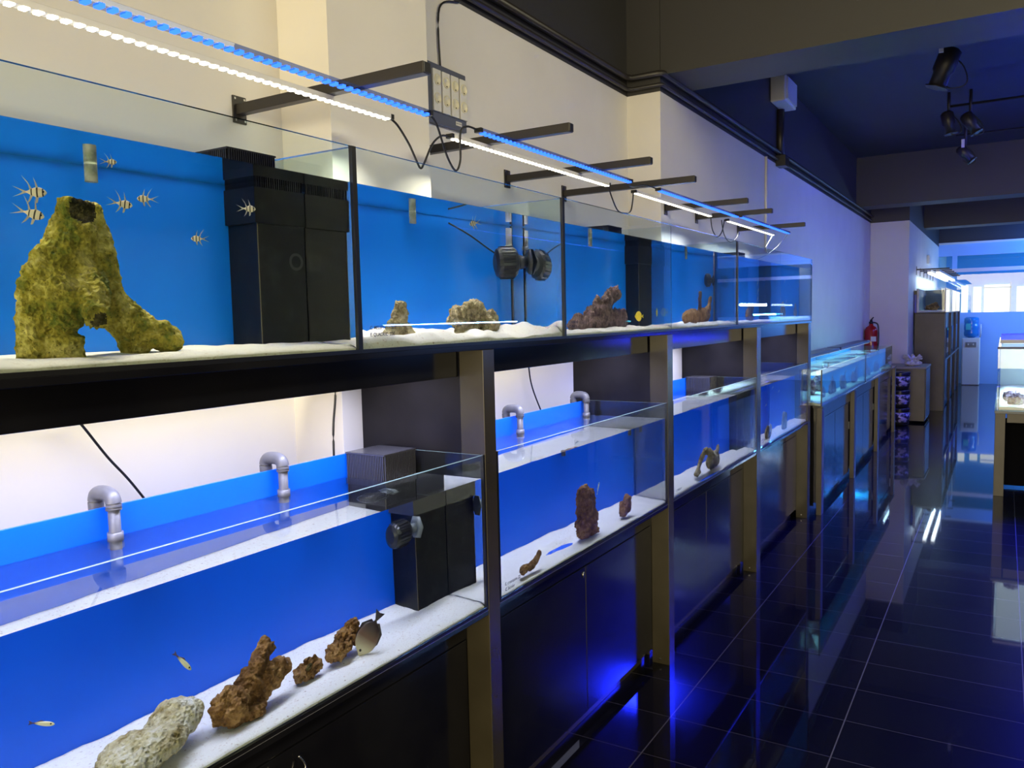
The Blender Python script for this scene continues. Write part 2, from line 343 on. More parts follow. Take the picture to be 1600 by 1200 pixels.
# ------------------------------------------------------------------ aquariums
def txt(name, body, size, loc, parent, m, rot=(pi / 2, 0, pi / 2), shear=0):
    c = bpy.data.curves.new(name, 'FONT'); c.body = body; c.size = size; c.extrude = .0001; c.shear = shear; c.offset = size * .012
    tmp = bpy.data.objects.new(name, c); COL.objects.link(tmp)
    bpy.context.view_layer.update()
    me = bpy.data.meshes.new_from_object(tmp.evaluated_get(bpy.context.evaluated_depsgraph_get()))
    bpy.data.objects.remove(tmp); me.name = name; me.materials.clear()
    o = link(name, me, m, parent); o.rotation_euler = rot
    off = Vector((0, 0, 0))
    if parent:
        off = Vector(parent.location)
        if parent.parent: off += Vector(parent.parent.location)
    o.location = Vector(loc) - off
    return o
XB = -1.643
def aquarium(name, comps, z0, zt, zw, label, group=None, boxes_at=(), texts=(), rim='edge_dark', x0=XF, xb=XB, thick_seal=(True, True), blue='blue', endglass='glass'):
    """comps: list of (y0, y1) interior compartments between glass sheets"""
    y0 = comps[0][0] - .006; y1 = comps[-1][1] + .006
    if zw > 1.5: blue = 'blue_warm_lit'
    t = empty(name, (x0 - .19, (y0 + y1) / 2, z0), label, 'aquarium', group)
    g = .008
    def pane(n, lo, hi, emat=rim):
        bm = bmesh.new(); vs = abox(bm, Vector(lo) - t.location, Vector(hi) - t.location)
        sz = [hi[i] - lo[i] for i in range(3)]; ax = sz.index(min(sz))
        for f in bm.faces:
            c = f.normal
            bmesh.ops.recalc_face_normals(bm, faces=bm.faces)
        for f in bm.faces:
            if abs(f.normal[ax]) < .5 and f.normal.z > -.5: f.material_index = 1
        me = bpy.data.meshes.new(n); bm.to_mesh(me); bm.free()
        return link(n, me, [M['glass'], M[emat]], t)
    pane('front_glass', (x0 - g, y0, z0 + .006), (x0, y1, zt))
    pane('side_glass', (xb, y0, z0 + .006), (x0 - g, y0 + .0055, zt - .0005))
    pane('side_glass', (xb, y1 - .0055, z0 + .006), (x0 - g, y1, zt - .0005))
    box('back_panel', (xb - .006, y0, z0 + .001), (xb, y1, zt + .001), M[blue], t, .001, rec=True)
    box('bottom_panel', (xb, y0 + .0001, z0), (x0 - .0005, y1 - .0001, z0 + .006), M['silicone'], t, rec=True)
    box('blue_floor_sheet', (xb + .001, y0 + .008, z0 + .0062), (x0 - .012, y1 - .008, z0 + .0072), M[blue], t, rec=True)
    sl = []
    for yy, tk in ((y0, thick_seal[0]), (y1, thick_seal[1])):
        w = .006 if tk else .0015
        c = yy + (w / 2 if yy == y0 else -w / 2)
        sl.append(((x0 - .009, c - w / 2 - .0004, z0), (x0 + .0006, c + w / 2 + .0004, zt + .0005)))
    for q_ in sl: boxes('corner_seal', [q_], M['silicone'], t)
    box('base_trim', (x0 - .0002, y0, z0 - .0005), (x0 + .0010, y1, z0 + .0085), M['silicone'], t)
    for i, (a, b) in enumerate(comps):
        if i: pane('divider_glass', (xb + .001, comps[i - 1][1] + .0005, z0 + .008), (x0 - g - .0005, a - .0005, zt - .004))
        bm = bmesh.new(); abox(bm, Vector((xb - .002, a, z0 + .004)) - t.location, Vector((x0 - g - .0003, b, zw)) - t.location)
        bmesh.ops.recalc_face_normals(bm, faces=bm.faces)
        bmesh.ops.delete(bm, geom=[f for f in bm.faces if f.normal.z < -.5 or f.normal.x < -.5], context='FACES')
        bmesh.ops.split_edges(bm, edges=bm.edges)
        me = bpy.data.meshes.new('water'); bm.to_mesh(me); bm.free()
        w = link('water', me, M['water'], t, smooth=True); w.cycles.is_caustics_caster = True
    for (b0, b1) in boxes_at:
        ob = box('overflow_box', (xb + .0005, b0, z0 + .012), (-1.50, b1 - .001, zw - .09), M['overflow'], t, .001, rec=True)
        box('algae_line', (-1.5015, b0 - .001, z0 + .015), (-1.499, b0 + .001, zw - .09), M['algae_seam'], ob, rec=True)
        if zw > 1.5 and b0 < 2: txt('raised_letter', 'O', .055, (-1.4992, b0 + .085, zw - .19), t, M['silicone'])
        bars = []
        zc0, zc1 = zw - .012, zt + .006
        nb = 22
        for q in range(nb):
            yy = b0 - .004 + (b1 - b0 - .0) * (q + .5) / nb
            bars.append(((-1.4985, yy - .0018, zc0 - .005), (-1.494, yy + .0018, zc1)))
        for q in range(nb):
            xx = xb + .004 + (-1.496 - xb - .006) * (q + .5) / nb
            bars.append(((xx - .0018, b0 - .0065, zc0 - .005), (xx + .0018, b0 - .002, zc1)))
        bars.append(((xb + .001, b0 - .008, zw - .09), (-1.4935, b1 - .001, zc0)))
        bars.append(((xb + .001, b0 - .007, zc1 - .004), (-1.4945, b1 - .001, zc1)))
        boxes('overflow_comb', bars, M['comb' if zw < 1.5 else 'overflow'], t, rec=True)
    for body, size, y, z in texts:
        txt('handwriting', body, size, (x0 + .0008, y, z), t, M['ink'], shear=.15)
    return t
# upper row
ZU, ZUT, ZUW = 1.5075, 1.972, 1.893
AU = [
 aquarium('aquarium', [(.376, 1.387)], ZU, ZUT, ZUW, 'top row aquarium nearest the camera holding the tall algae-covered branch rock', boxes_at=[(1.25, 1.387)], texts=[]),
 aquarium('aquarium', [(1.400, 2.397)], ZU, ZUT, ZUW, 'top row aquarium with two tan rocks and a black circulation pump', texts=[('C. MELEPTERA 22€', .0115, 1.425, 1.561), ('E. QUADRIC  22€', .0115, 1.425, 1.545)]),
 aquarium('aquarium', [(2.410, 3.434), (3.440, 4.452)], ZU, ZUT, ZUW, 'top row aquarium with purple stepped rock and yellow fish, divided in two', boxes_at=[(3.292, 3.434)], texts=[('Z. FLAVE 45', .0125, 2.43, 1.558), ('C. VIRID 6', .0125, 2.43, 1.543)]),
 aquarium('aquarium', [(4.465, 5.481), (5.487, 6.456)], ZU, ZUT, ZUW, 'farthest top row aquarium of the long rack, ending at bare wall', boxes_at=[(5.34, 5.481)], thick_seal=(True, False)),
]
# lower row
ZL, ZLT, ZLW = .7407, 1.193, 1.125
AL = [
 aquarium('aquarium', [(-.30, 1.885)], ZL, ZLT, ZLW, 'lower row aquarium nearest the camera with brown fish grazing on the sand', boxes_at=[(1.745, 1.885)], rim='edge_light'),
 aquarium('aquarium', [(1.964, 3.348)], ZL, ZLT, ZLW, 'lower row aquarium with one tall upright brown rock', rim='edge_light', texts=[('E. crassispina 22', .0135, 1.985, .783), ('C. bicolor', .0135, 1.985, .766)]),
 aquarium('aquarium', [(3.432, 4.850)], ZL, ZLT, ZLW, 'lower row aquarium with arched twig-like rock', rim='edge_light', boxes_at=[(4.71, 4.850)], texts=[('C. PARAS 9', .014, 3.46, .775)]),
 aquarium('aquarium', [(4.952, 6.328)], ZL, ZLT, ZLW, 'lower row aquarium at the far end of the long rack', rim='edge_light', texts=[('A. OCEL', .014, 4.975, .79), ('A. FREN', .014, 4.975, .775)]),
]

# sand beds
def sand(comp, z0, hf, label, seed, m='sand', nx=22, step=.012, hole=None, x0=XF - .0095, xb=XB + .0015):
    y0, y1 = comp[0] + .0015, comp[1] - .0015
    ny = max(20, int((y1 - y0) / step)); bm = bmesh.new(); g = []
    zb = z0 + .0075
    for i in range(nx + 1):
        row = []
        for k in range(ny + 1):
            x = xb + (x0 - xb) * i / nx; y = y0 + (y1 - y0) * k / ny
            z = hf(x, y, seed)
            if hole:
                for (hx, hy, rx, ry) in hole:
                    q = ((x - hx) / rx) ** 2 + ((y - hy) / ry) ** 2
                    if q < 1.6: z = zb - .004 + (z - zb + .004) * max(0, min(1, (q - .55) / 1.05)) ** .6 if q > .55 else zb - .0045
            if i >= nx - 3: z = z - (z - zb) * (.0, .10, .32, .62)[i - nx + 3]
            if not hole: z = max(z, zb + .001)
            row.append(bm.verts.new((x, y, z)))
        g.append(row)
    for i in range(nx):
        for k in range(ny): bm.faces.new((g[i][k], g[i + 1][k], g[i + 1][k + 1], g[i][k + 1])).smooth = True
    border = [g[i][0] for i in range(nx + 1)] + [g[nx][k] for k in range(1, ny + 1)] + [g[i][ny] for i in range(nx - 1, -1, -1)] + [g[0][k] for k in range(ny - 1, 0, -1)]
    low = [bm.verts.new((v.co.x, v.co.y, zb)) for v in border]
    n = len(border)
    for i in range(n): bm.faces.new((border[i], border[(i + 1) % n], low[(i + 1) % n], low[i]))
    o = bm2('sand_bed', bm, M[m], rec=True)
    return tag(o, label, 'sand', kind='stuff')
def dune(base, front, amp, sc=9., front_amp=None):
    def f(x, y, s):
        t = (x - XB) / (XF - XB)
        n1 = noise.noise(Vector((x * sc, y * sc, s))) ; n2 = noise.noise(Vector((x * sc * 2.7, y * sc * 2.7, s + 5)))
        return base + (front - base) * t + amp * (n1 + .45 * n2) + .0012 * noise.noise(Vector((x * 90, y * 90, s)))
    return f
sand((.376, 1.387), ZU, dune(1.534, 1.529, .006, 7), 'beige sand in the nearest top row aquarium', 3, 'sand_b')
sand((1.400, 2.397), ZU, dune(1.540, 1.542, .034, 7), 'white sand heaped in the top row aquarium with the circulation pump', 8.3)
sand((2.410, 3.434), ZU, dune(1.533, 1.530, .010, 11), 'rippled white sand under the purple stepped rock', 5)
sand((3.440, 4.452), ZU, dune(1.533, 1.532, .012, 11), 'rippled white sand behind the divider, under the brown antler-shaped rock', 6)
sand((4.465, 5.481), ZU, dune(1.532, 1.532, .008, 9), 'white sand in the near half of the farthest top row aquarium', 9)
sand((5.487, 6.456), ZU, dune(1.540, 1.540, .009, 9), 'white sand in the far half of the farthest top row aquarium', 10)
sand((-.30, 1.885), ZL, dune(.768, .758, .007, 6), 'white coral sand in the nearest lower row aquarium', 2, nx=30, step=.01)
sand((1.964, 3.348), ZL, dune(.768, .758, .007, 6), 'white coral sand around the tall upright rock', 4, hole=[(-1.44, 2.50, .05, .12)])
sand((3.432, 4.850), ZL, dune(.770, .764, .009, 8), 'white sand with a bared blue patch around the arched twig-like rock', 7, hole=[(-1.29, 4.0, .04, .22)])
sand((4.952, 6.328), ZL, dune(.770, .764, .007, 8), 'white coral sand in the farthest lower row aquarium', 11)

# ------------------------------------------------------------------ rocks (blobs + limbs, remeshed and roughened)
def blobmesh(name, blobs, limbs, vox=.006, disp=.008, dscale=.03, disp2=.003, d2=.010, seed=0, smooth=True, pits=0, dents=(), floor=-.008):
    bm = bmesh.new()
    for c, r in blobs:
        res = bmesh.ops.create_icosphere(bm, subdivisions=3, radius=1)
        for v in res['verts']: v.co = Vector((c[0] + v.co.x * r[0], c[1] + v.co.y * r[1], c[2] + v.co.z * r[2]))
    for pts, rr in limbs:
        q = spline(pts, 5); n = len(q)
        rad = []
        for i in range(n):
            t = i / (n - 1) * (len(rr) - 1); a = int(min(t, len(rr) - 2)); rad.append(rr[a] + (rr[a + 1] - rr[a]) * (t - a))
        atube(bm, q, rad, 14)
    me = bpy.data.meshes.new(name); bmesh.ops.recalc_face_normals(bm, faces=bm.faces); bm.to_mesh(me); bm.free()
    tmp = bpy.data.objects.new(name, me); COL.objects.link(tmp)
    rm = tmp.modifiers.new('r', 'REMESH'); rm.mode = 'VOXEL'; rm.voxel_size = vox
    bpy.context.view_layer.update()
    m2 = bpy.data.meshes.new_from_object(tmp.evaluated_get(bpy.context.evaluated_depsgraph_get()))
    bpy.data.objects.remove(tmp); m2.name = name
    no = [v.normal.copy() for v in m2.vertices]
    for v, n in zip(m2.vertices, no):
        p = v.co
        a = noise.fractal(p / dscale + Vector((seed, seed * 2, 0)), 1.0, 2.0, 3)
        b = noise.fractal(p / d2 + Vector((seed, 3, seed)), 1.0, 2.0, 2)
        dd = a * disp + b * disp2
        if pits:
            c = noise.cell(p / pits + Vector((seed, 0, 0)))
            if c > .72: dd -= disp2 * 1.6
        v.co = p + n * dd
        if floor is not None: v.co.z = max(v.co.z, floor)
        for c_, r_, dep in dents:
            q_ = sum(((p[i] - c_[i]) / r_[i]) ** 2 for i in range(3))
            if q_ < 1: v.co += Vector((-.8, .6, -.1)) * dep * (1 - q_) ** .5
    m2.materials.clear()
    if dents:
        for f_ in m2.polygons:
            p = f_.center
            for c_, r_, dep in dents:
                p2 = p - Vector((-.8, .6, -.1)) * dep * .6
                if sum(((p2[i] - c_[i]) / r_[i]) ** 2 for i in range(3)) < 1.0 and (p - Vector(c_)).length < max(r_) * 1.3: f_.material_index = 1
    if smooth:
        for p in m2.polygons: p.use_smooth = True
    return m2
def rock(name, loc, blobs, limbs, m, label, group=None, cat='rock', scale=(1, 1, 1), **k):
    me = blobmesh(name, blobs, limbs, **k)
    o = link(name, me, M[m], rec=True); o.location = loc; o.scale = scale
    return tag(o, label, cat, group)
# the big branched rock, nearest top row tank (origin at its foot)
me = blobmesh('branch_rock', [((0, .045, .21), (.04, .038, .05)), ((.015, .0, .11), (.045, .04, .045)), ((.005, -.03, .10), (.03, .03, .05)), ((.01, -.025, .04), (.022, .022, .05))],
    [([(0, .045, .272), (0, .032, .21), (.0, -.012, .155), (.005, -.05, .122)], [.030, .040, .036, .014]),
     ([(0, .062, .262), (0, .078, .20), (0, .080, .12)], [.024, .030, .036]),
     ([(.0, -.02, .15), (.0, -.038, .09), (.005, -.046, .0)], [.034, .028, .028]),
     ([(.03, .0, .13), (.045, -.006, .07), (.045, -.008, .0)], [.036, .031, .032]),
     ([(.0, .045, .15), (.05, .04, .12), (.085, .032, .085), (.108, .027, .068)], [.038, .032, .026, .024]),
     ([(0, .070, .15), (0, .10, .09), (0, .15, .048), (0, .232, .022)], [.034, .036, .034, .022]),
     ([(-.01, .10, .08), (-.01, .13, .04), (-.01, .15, .0)], [.028, .026, .028])],
    vox=.0035, disp=.006, dscale=.032, disp2=.0028, d2=.009, seed=9, pits=.006,
    dents=[((.030, .042, .258), (.026, .023, .027), .014), ((.125, .022, .056), (.024, .024, .024), .005)])
br = link('branch_rock', me, [M['rock_green'], M['rock_hole']], rec=True); br.location = (-1.43, .775, 1.527)
tag(br, 'tall branching rock covered in yellow-green algae standing on beige sand', 'rock')
rock('live_rock', (-1.44, 1.665, 1.53), [((0, .0, .02), (.03, .035, .03))], [([(0, -.045, .0), (0, .0, .05), (0, .012, .098)], [.022, .028, .020]), ([(0, .01, .03), (0, .06, .01), (0, .09, -.002)], [.022, .015, .008]), ([(0, .01, .07), (0, .04, .075)], [.012, .010])], 'rock_tan', 'slanting tan rock rising from a sand heap in the pump aquarium', disp=.008, vox=.004, seed=11)
rock('live_rock', (-1.45, 2.02, 1.53), [((0, -.07, .055), (.04, .05, .035)), ((0, .0, .075), (.04, .05, .035)), ((0, .06, .04), (.04, .065, .04)), ((0, -.03, .01), (.04, .06, .03)), ((0, .10, .015), (.03, .05, .025))], [], 'rock_tan', 'wide lumpy tan rock beside the circulation pump', disp=.012, dscale=.028, disp2=.006, vox=.004, seed=2, pits=.01)
rock('live_rock', (-1.45, 2.86, 1.53), [((0, -.16, .02), (.04, .09, .04)), ((0, .0, .05), (.045, .13, .05)), ((0, .16, .03), (.045, .10, .05))], [([(0, -.09, .05), (0, -.1, .09)], [.02, .01]), ([(0, .0, .07), (0, .09, .12), (0, .18, .145)], [.03, .035, .028]), ([(0, -.04, .08), (0, .0, .115)], [.02, .02])], 'rock_purple', 'stepped purple-brown rock with knobbly top', disp=.012, dscale=.03, disp2=.006, vox=.005, seed=5, pits=.012)
rock('live_rock', (-1.47, 4.0, 1.53), [((0, -.08, .03), (.04, .14, .045)), ((0, .1, .04), (.04, .1, .04))], [([(0, .04, .06), (0, .045, .16)], [.02, .016]), ([(0, .12, .04), (0, .19, .09), (0, .21, .14)], [.03, .022, .014])], 'rock_brown', 'brown rock with two upright prongs behind the divider glass', disp=.009, vox=.005, seed=7)
rock('live_rock', (-1.42, 4.90, 1.53), [((0, 0, .035), (.04, .08, .05)), ((0, .02, .08), (.03, .06, .03))], [], 'rock_purple', 'dark rounded rock at the near end of the farthest top row aquarium', disp=.012, vox=.005, seed=8)
rock('live_rock', (-1.42, 5.72, 1.54), [((0, 0, .03), (.03, .07, .05)), ((0, 0, .07), (.02, .045, .04))], [], 'rock_tan', 'grey arch-shaped rock in the far half of the farthest top row aquarium', disp=.008, vox=.005, seed=9)
rock('live_rock', (-1.42, 6.10, 1.54), [((0, 0, .03), (.025, .05, .03)), ((0, 0, .06), (.02, .03, .04))], [], 'rock_tan', 'small upright rock near the last end glass of the top row', disp=.010, vox=.005, seed=10)
# lower row
rock('live_rock', (-1.385, .875, .775), [((.0, -.03, .022), (.075, .075, .035)), ((-.03, .06, .04), (.055, .06, .038)), ((.02, .01, .03), (.06, .06, .03))], [], 'rock_pale', 'large pale yellowish rock lying lowest of the rocks on the nearest sand', disp=.009, dscale=.06, disp2=.003, d2=.012, vox=.004, seed=13, pits=.008)
rock('live_rock', (-1.385, 1.095, .772), [((.02, -.05, .03), (.045, .045, .042)), ((0, .03, .05), (.04, .05, .05)), ((.03, .0, .0), (.03, .03, .02))], [([(0, .02, .06), (-.01, .05, .10), (-.02, .075, .115)], [.03, .024, .02]), ([(.0, .05, .04), (.0, .095, .055), (0, .105, .07)], [.03, .024, .018])], 'rock_brown', 'craggy orange-brown rock with two humps on the nearest sand', disp=.010, dscale=.03, disp2=.005, vox=.004, seed=14, pits=.01)
rg = rock('live_rock', (-1.40, 1.272, .77), [((0, -.015, .014), (.024, .026, .020)), ((0, .02, .02), (.02, .026, .022)), ((0, 0, .012), (.022, .032, .018))], [([(0, .005, .02), (0, .0, .045)], [.014, .008])], 'rock_brown', 'small brown rock with a dark hole between two larger rocks', disp=.008, dscale=.014, disp2=.004, vox=.0025, seed=15, pits=.007)
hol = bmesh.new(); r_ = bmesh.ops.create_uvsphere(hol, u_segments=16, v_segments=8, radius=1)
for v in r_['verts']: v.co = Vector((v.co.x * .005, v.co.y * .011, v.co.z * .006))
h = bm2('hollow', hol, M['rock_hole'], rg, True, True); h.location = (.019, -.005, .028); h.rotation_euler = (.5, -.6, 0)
rock('live_rock', (-1.41, 1.405, .772), [((.0, -.025, .02), (.035, .04, .022)), ((-.02, .02, .035), (.03, .04, .028)), ((-.02, .035, .055), (.02, .022, .02))], [], 'rock_brown', 'wedge-shaped brown rock just behind the grazing brown fish', disp=.010, dscale=.018, disp2=.004, vox=.003, seed=16, pits=.008)
rock('live_rock', (-1.30, 2.175, .773), [((0, -.03, .012), (.02, .03, .016)), ((0, .01, .010), (.018, .03, .014))], [([(0, .01, .012), (0, .045, .022), (0, .07, .044)], [.016, .014, .010])], 'rock_brown', 'small curved brown rock at the near end of the upright-rock aquarium', disp=.004, dscale=.03, disp2=.002, vox=.003, seed=17)
rock('live_rock', (-1.345, 2.625, .775), [((0, .005, .04), (.034, .060, .055)), ((0, .0, .09), (.03, .050, .055)), ((0, -.012, .13), (.024, .034, .04)), ((0, .028, .115), (.022, .026, .035))], [([(0, -.02, .13), (0, -.030, .165)], [.028, .016]), ([(0, .02, .02), (0, .055, -.005)], [.03, .02])], 'rock_brown', 'tall upright brown rock standing alone on white sand', disp=.009, dscale=.022, disp2=.005, vox=.0035, seed=28, pits=.01, scale=(1.2, 1.45, 1.12))
rock('live_rock', (-1.34, 2.975, .778), [((0, 0, .02), (.028, .04, .028)), ((0, .01, .04), (.02, .025, .02))], [], 'rock_brown', 'small angular brown rock beyond the tall upright one', disp=.009, dscale=.025, disp2=.003, vox=.0035, seed=19, scale=(1.2, 1.4, 1.3))
rock('live_rock', (-1.34, 3.93, .778), [((0, .13, .025), (.03, .08, .035)), ((0, -.05, .008), (.02, .035, .012))], [([(0, -.06, .01), (0, .02, .07), (0, .06, .08)], [.014, .014, .014]), ([(0, .05, .078), (0, .12, .05)], [.014, .02]), ([(0, .14, .04), (0, .2, .07)], [.02, .012])], 'rock_tan', 'arched twig-like rock leaning on a darker lump', disp=.006, dscale=.03, disp2=.003, vox=.0035, seed=20, scale=(1.3, 1.4, 1.3))
rock('live_rock', (-1.36, 5.27, .778), [((0, 0, .02), (.03, .06, .04)), ((0, .04, .04), (.02, .03, .02))], [], 'rock_tan', 'greenish low rock nearer in the farthest lower row aquarium', disp=.008, vox=.004, seed=21, scale=(1.2, 1.3, 1.2))
rock('live_rock', (-1.36, 5.72, .778), [((0, 0, .03), (.028, .06, .05)), ((0, 0, .075), (.024, .045, .03))], [], 'rock_tan', 'blocky upright rock farther in the farthest lower row aquarium', disp=.008, vox=.004, seed=22, scale=(1.2, 1.3, 1.1))

# ------------------------------------------------------------------ pipes, pumps in the tanks
def return_pipe(y, label):
    """U-bend over the back panel into the lower tanks"""
    t = empty('return_pipe', (-1.62, y, 1.125), label, 'pipe', 'grey return pipes hooked over the lower back panels')
    r = .0125
    tube('down_pipe', [(-1.618, y, 1.05), (-1.618, y, 1.205)], r, M['pvc'], t, sp=False, seg=16, rec=True)
    tube('elbow', [(-1.618, y, 1.19), (-1.618, y, 1.207), (-1.624, y, 1.218), (-1.638, y, 1.223), (-1.662, y, 1.223), (-1.676, y, 1.218), (-1.682, y, 1.207), (-1.682, y, 1.185)], .0165, M['pvc'], t, seg=16, rec=True)
    tube('rear_pipe', [(-1.682, y, 1.19), (-1.682, y, 1.10)], r, M['pvc'], t, sp=False, seg=16)
    tube('outlet_collar', [(-1.618, y, 1.118), (-1.618, y, 1.142)], .0165, M['pvc'], t, sp=False, seg=16, rec=True)
    return t
rp = return_pipe(1.0, 'grey U-shaped pipe over the blue panel, nearest one in the lower row')
for y, l in ((1.475, 'grey U-shaped pipe beside the slatted overflow comb'), (2.70, 'grey U-shaped pipe, left of the pair in the upright-rock aquarium'), (3.29, 'grey U-shaped pipe in the corner of the upright-rock aquarium')):
    copy_tree(rp, (-1.62, y, 1.125), l)
def nozzle(y, label):
    t = empty('inlet_nozzle', (-1.62, y, 1.86), label, 'pipe', 'short inlet nozzles on the upper back panels')
    tube('pipe', [(-1.642, y, 1.935), (-1.627, y, 1.935), (-1.614, y, 1.931), (-1.608, y, 1.92), (-1.608, y, 1.88)], .011, M['pvc_algae'], t, seg=14, rec=True)
    tube('socket', [(-1.608, y, 1.905), (-1.608, y, 1.858)], .0125, M['pvc_algae'], t, sp=False, seg=14, rec=True)
    return t
nz = nozzle(.925, 'grey-green inlet nozzle above the branch rock')
for y, l in ((1.86, 'grey inlet nozzle above the slanting tan rock'), (2.935, 'grey inlet nozzle above the purple stepped rock'), (3.98, 'faint inlet nozzle behind the divider glass')):
    copy_tree(nz, (-1.62, y, 1.86), l)
ep = empty('elbow_pipe', (-1.60, 2.345, 1.83), 'white elbow pipe above the circulation pump', 'pipe')
tube('riser', [(-1.60, 2.345, 1.882), (-1.60, 2.345, 1.815)], .014, M['pvc_white'], ep, sp=False, seg=14, rec=True)
tube('elbow', [(-1.60, 2.345, 1.825), (-1.60, 2.345, 1.808), (-1.592, 2.335, 1.80), (-1.575, 2.315, 1.80)], .0175, M['pvc_white'], ep, seg=14, rec=True)
def pump(loc, rz, label, s=1.0, tilt=0, mount='plastic_black'):
    t = empty('circulation_pump', loc, label, 'pump'); t.rotation_euler = (tilt, 0, rz)
    # axis along local -Y
    bm = bmesh.new(); seg = 28
    prof = [(.0, -.062), (.018, -.062), (.030, -.056), (.033, -.045), (.034, -.005), (.030, .006), (.018, .012), (.014, .03), (0, .03)]
    rings = []
    for r, y in prof[1:-1]:
        rr = []
        for k in range(seg):
            q = r * (1 + (.05 if k % 2 and -.05 < y < -.002 else 0)); rr.append(bm.verts.new((q * cos(2 * pi * k / seg) * s, y * s, q * sin(2 * pi * k / seg) * s)))
        rings.append(rr)
    for i in range(len(rings) - 1):
        for k in range(seg): bm.faces.new((rings[i][k], rings[i][(k + 1) % seg], rings[i + 1][(k + 1) % seg], rings[i + 1][k]))
    bm.faces.new(rings[0]); bm.faces.new(rings[-1])
    bm2('pump_body', bm, M['plastic_black'], t, rec=True)
    bm = bmesh.new()
    for k in range(14):   # ribs of the grille
        a = 2 * pi * k / 14
        atube(bm, [(.0352 * s * cos(a), -.046 * s, .0352 * s * sin(a)), (.0362 * s * cos(a), -.005 * s, .0362 * s * sin(a))], .0014 * s, 5)
    bm2('grille', bm, M['plastic_black'], t, rec=True)
    bm = bmesh.new(); atube(bm, [(0, .018 * s, 0), (0, .045 * s, 0)], [.017 * s, .012 * s], 14)
    bm2('joint', bm, M[mount], t, True, True)
    bm = bmesh.new(); atube(bm, [(0, .043 * s, 0), (0, .050 * s, 0), (0, .054 * s, 0)], [.022 * s, .033 * s, .033 * s], 6)
    bm2('mount', bm, M[mount], t, rec=True)
    return t
pump((-1.475, 1.685, 1.005), .12, 'black pump with grey bracket fixed to the dark overflow box', 1.05, 0, 'grey_plastic')
pump((-1.54, 2.325, 1.765), -.35, 'black ribbed circulation pump against the end glass of the top row aquarium', 1.5, .05)
tag(tube('pump_cable', [(-1.60, 2.02, 1.872), (-1.60, 2.12, 1.845), (-1.59, 2.22, 1.805), (-1.57, 2.29, 1.775)], .0028, M['cable'], rec=True), 'thin dark cable running down to the circulation pump', 'cable')
tag(box('corner_rod', (-1.60, 2.352, 1.55), (-1.592, 2.362, 1.89), M['plastic_black'], rec=True), 'thin black upright rod in the corner behind the circulation pump', 'rod')
pump((-1.60, 4.33, 1.76), -.2, 'dark round pump behind the pronged brown rock', 1.0)
tag(tube('drain_pipe', [(-1.60, 4.40, 1.53), (-1.60, 4.40, 1.93)], .008, M['pvc'], sp=False, rec=True), 'slim grey upright pipe near the pronged brown rock', 'pipe')
lp = pump((-1.60, 3.50, .93), .3, 'small pump at the near end of the twig-rock aquarium', .8, 0, 'grey_plastic')

# ------------------------------------------------------------------ fish
def fishmat(kind):
    m = mat(kind + '_skin', (.6, .55, .45), .4, spec=.5); nt = m.node_tree; b = nt.nodes['Principled BSDF']; L = nt.links.new
    tc = N(nt, 'ShaderNodeTexCoord'); sp = N(nt, 'ShaderNodeSeparateXYZ'); L(tc.outputs['Object'], sp.inputs[0])
    cr = N(nt, 'ShaderNodeValToRGB'); mr = N(nt, 'ShaderNodeMapRange'); mr.inputs[1].default_value = -.5; mr.inputs[2].default_value = .5
    L(sp.outputs['X'], mr.inputs[0]); L(mr.outputs[0], cr.inputs[0]); L(cr.outputs[0], b.inputs['Base Color'])
    e = cr.color_ramp.elements
    if kind == 'banded':
        cr.color_ramp.interpolation = 'CONSTANT'
        sil, bl = (.72, .62, .45, 1), (.03, .02, .015, 1)
        e[0].position = 0; e[0].color = sil; e[1].position = .30; e[1].color = bl
        for p, c in ((.36, sil), (.54, bl), (.62, sil), (.80, bl), (.86, sil)): x = e.new(p); x.color = c
    elif kind == 'tang':
        e[0].position = 0.25; e[0].color = (.035, .018, .014, 1); e[1].position = .85; e[1].color = (.62, .56, .34, 1); x = e.new(.52); x.color = (.17, .09, .045, 1)
    elif kind == 'yellow':
        e[0].color = (.9, .62, .01, 1); e[1].color = (.95, .70, .02, 1)
    elif kind == 'pale':
        e[0].position = .15; e[0].color = (.05, .02, .05, 1); e[1].position = .35; e[1].color = (.75, .72, .45, 1)
    elif kind == 'blue':
        e[0].color = (.05, .5, .8, 1); e[1].color = (.1, .6, .8, 1)
    else:
        e[0].color = (.55, .62, .72, 1); e[1].color = (.75, .78, .8, 1)
    return m
FM = {k: fishmat(k) for k in ('banded', 'tang', 'yellow', 'pale', 'blue', 'silver')}
FIN = {'banded': mat('pale_striped_fin', (.42, .38, .33), .5), 'tang': mat('brown_fin', (.035, .022, .018), .5), 'yellow': mat('yellow_fin', (.9, .6, .01), .5), 'pale': mat('purple_fin', (.08, .03, .08), .5), 'blue': mat('blue_fin', (.1, .5, .7), .5), 'silver': mat('silver_fin', (.5, .55, .6), .5)}
M['eye'] = mat('fish_eye', (.005, .005, .006), .1)
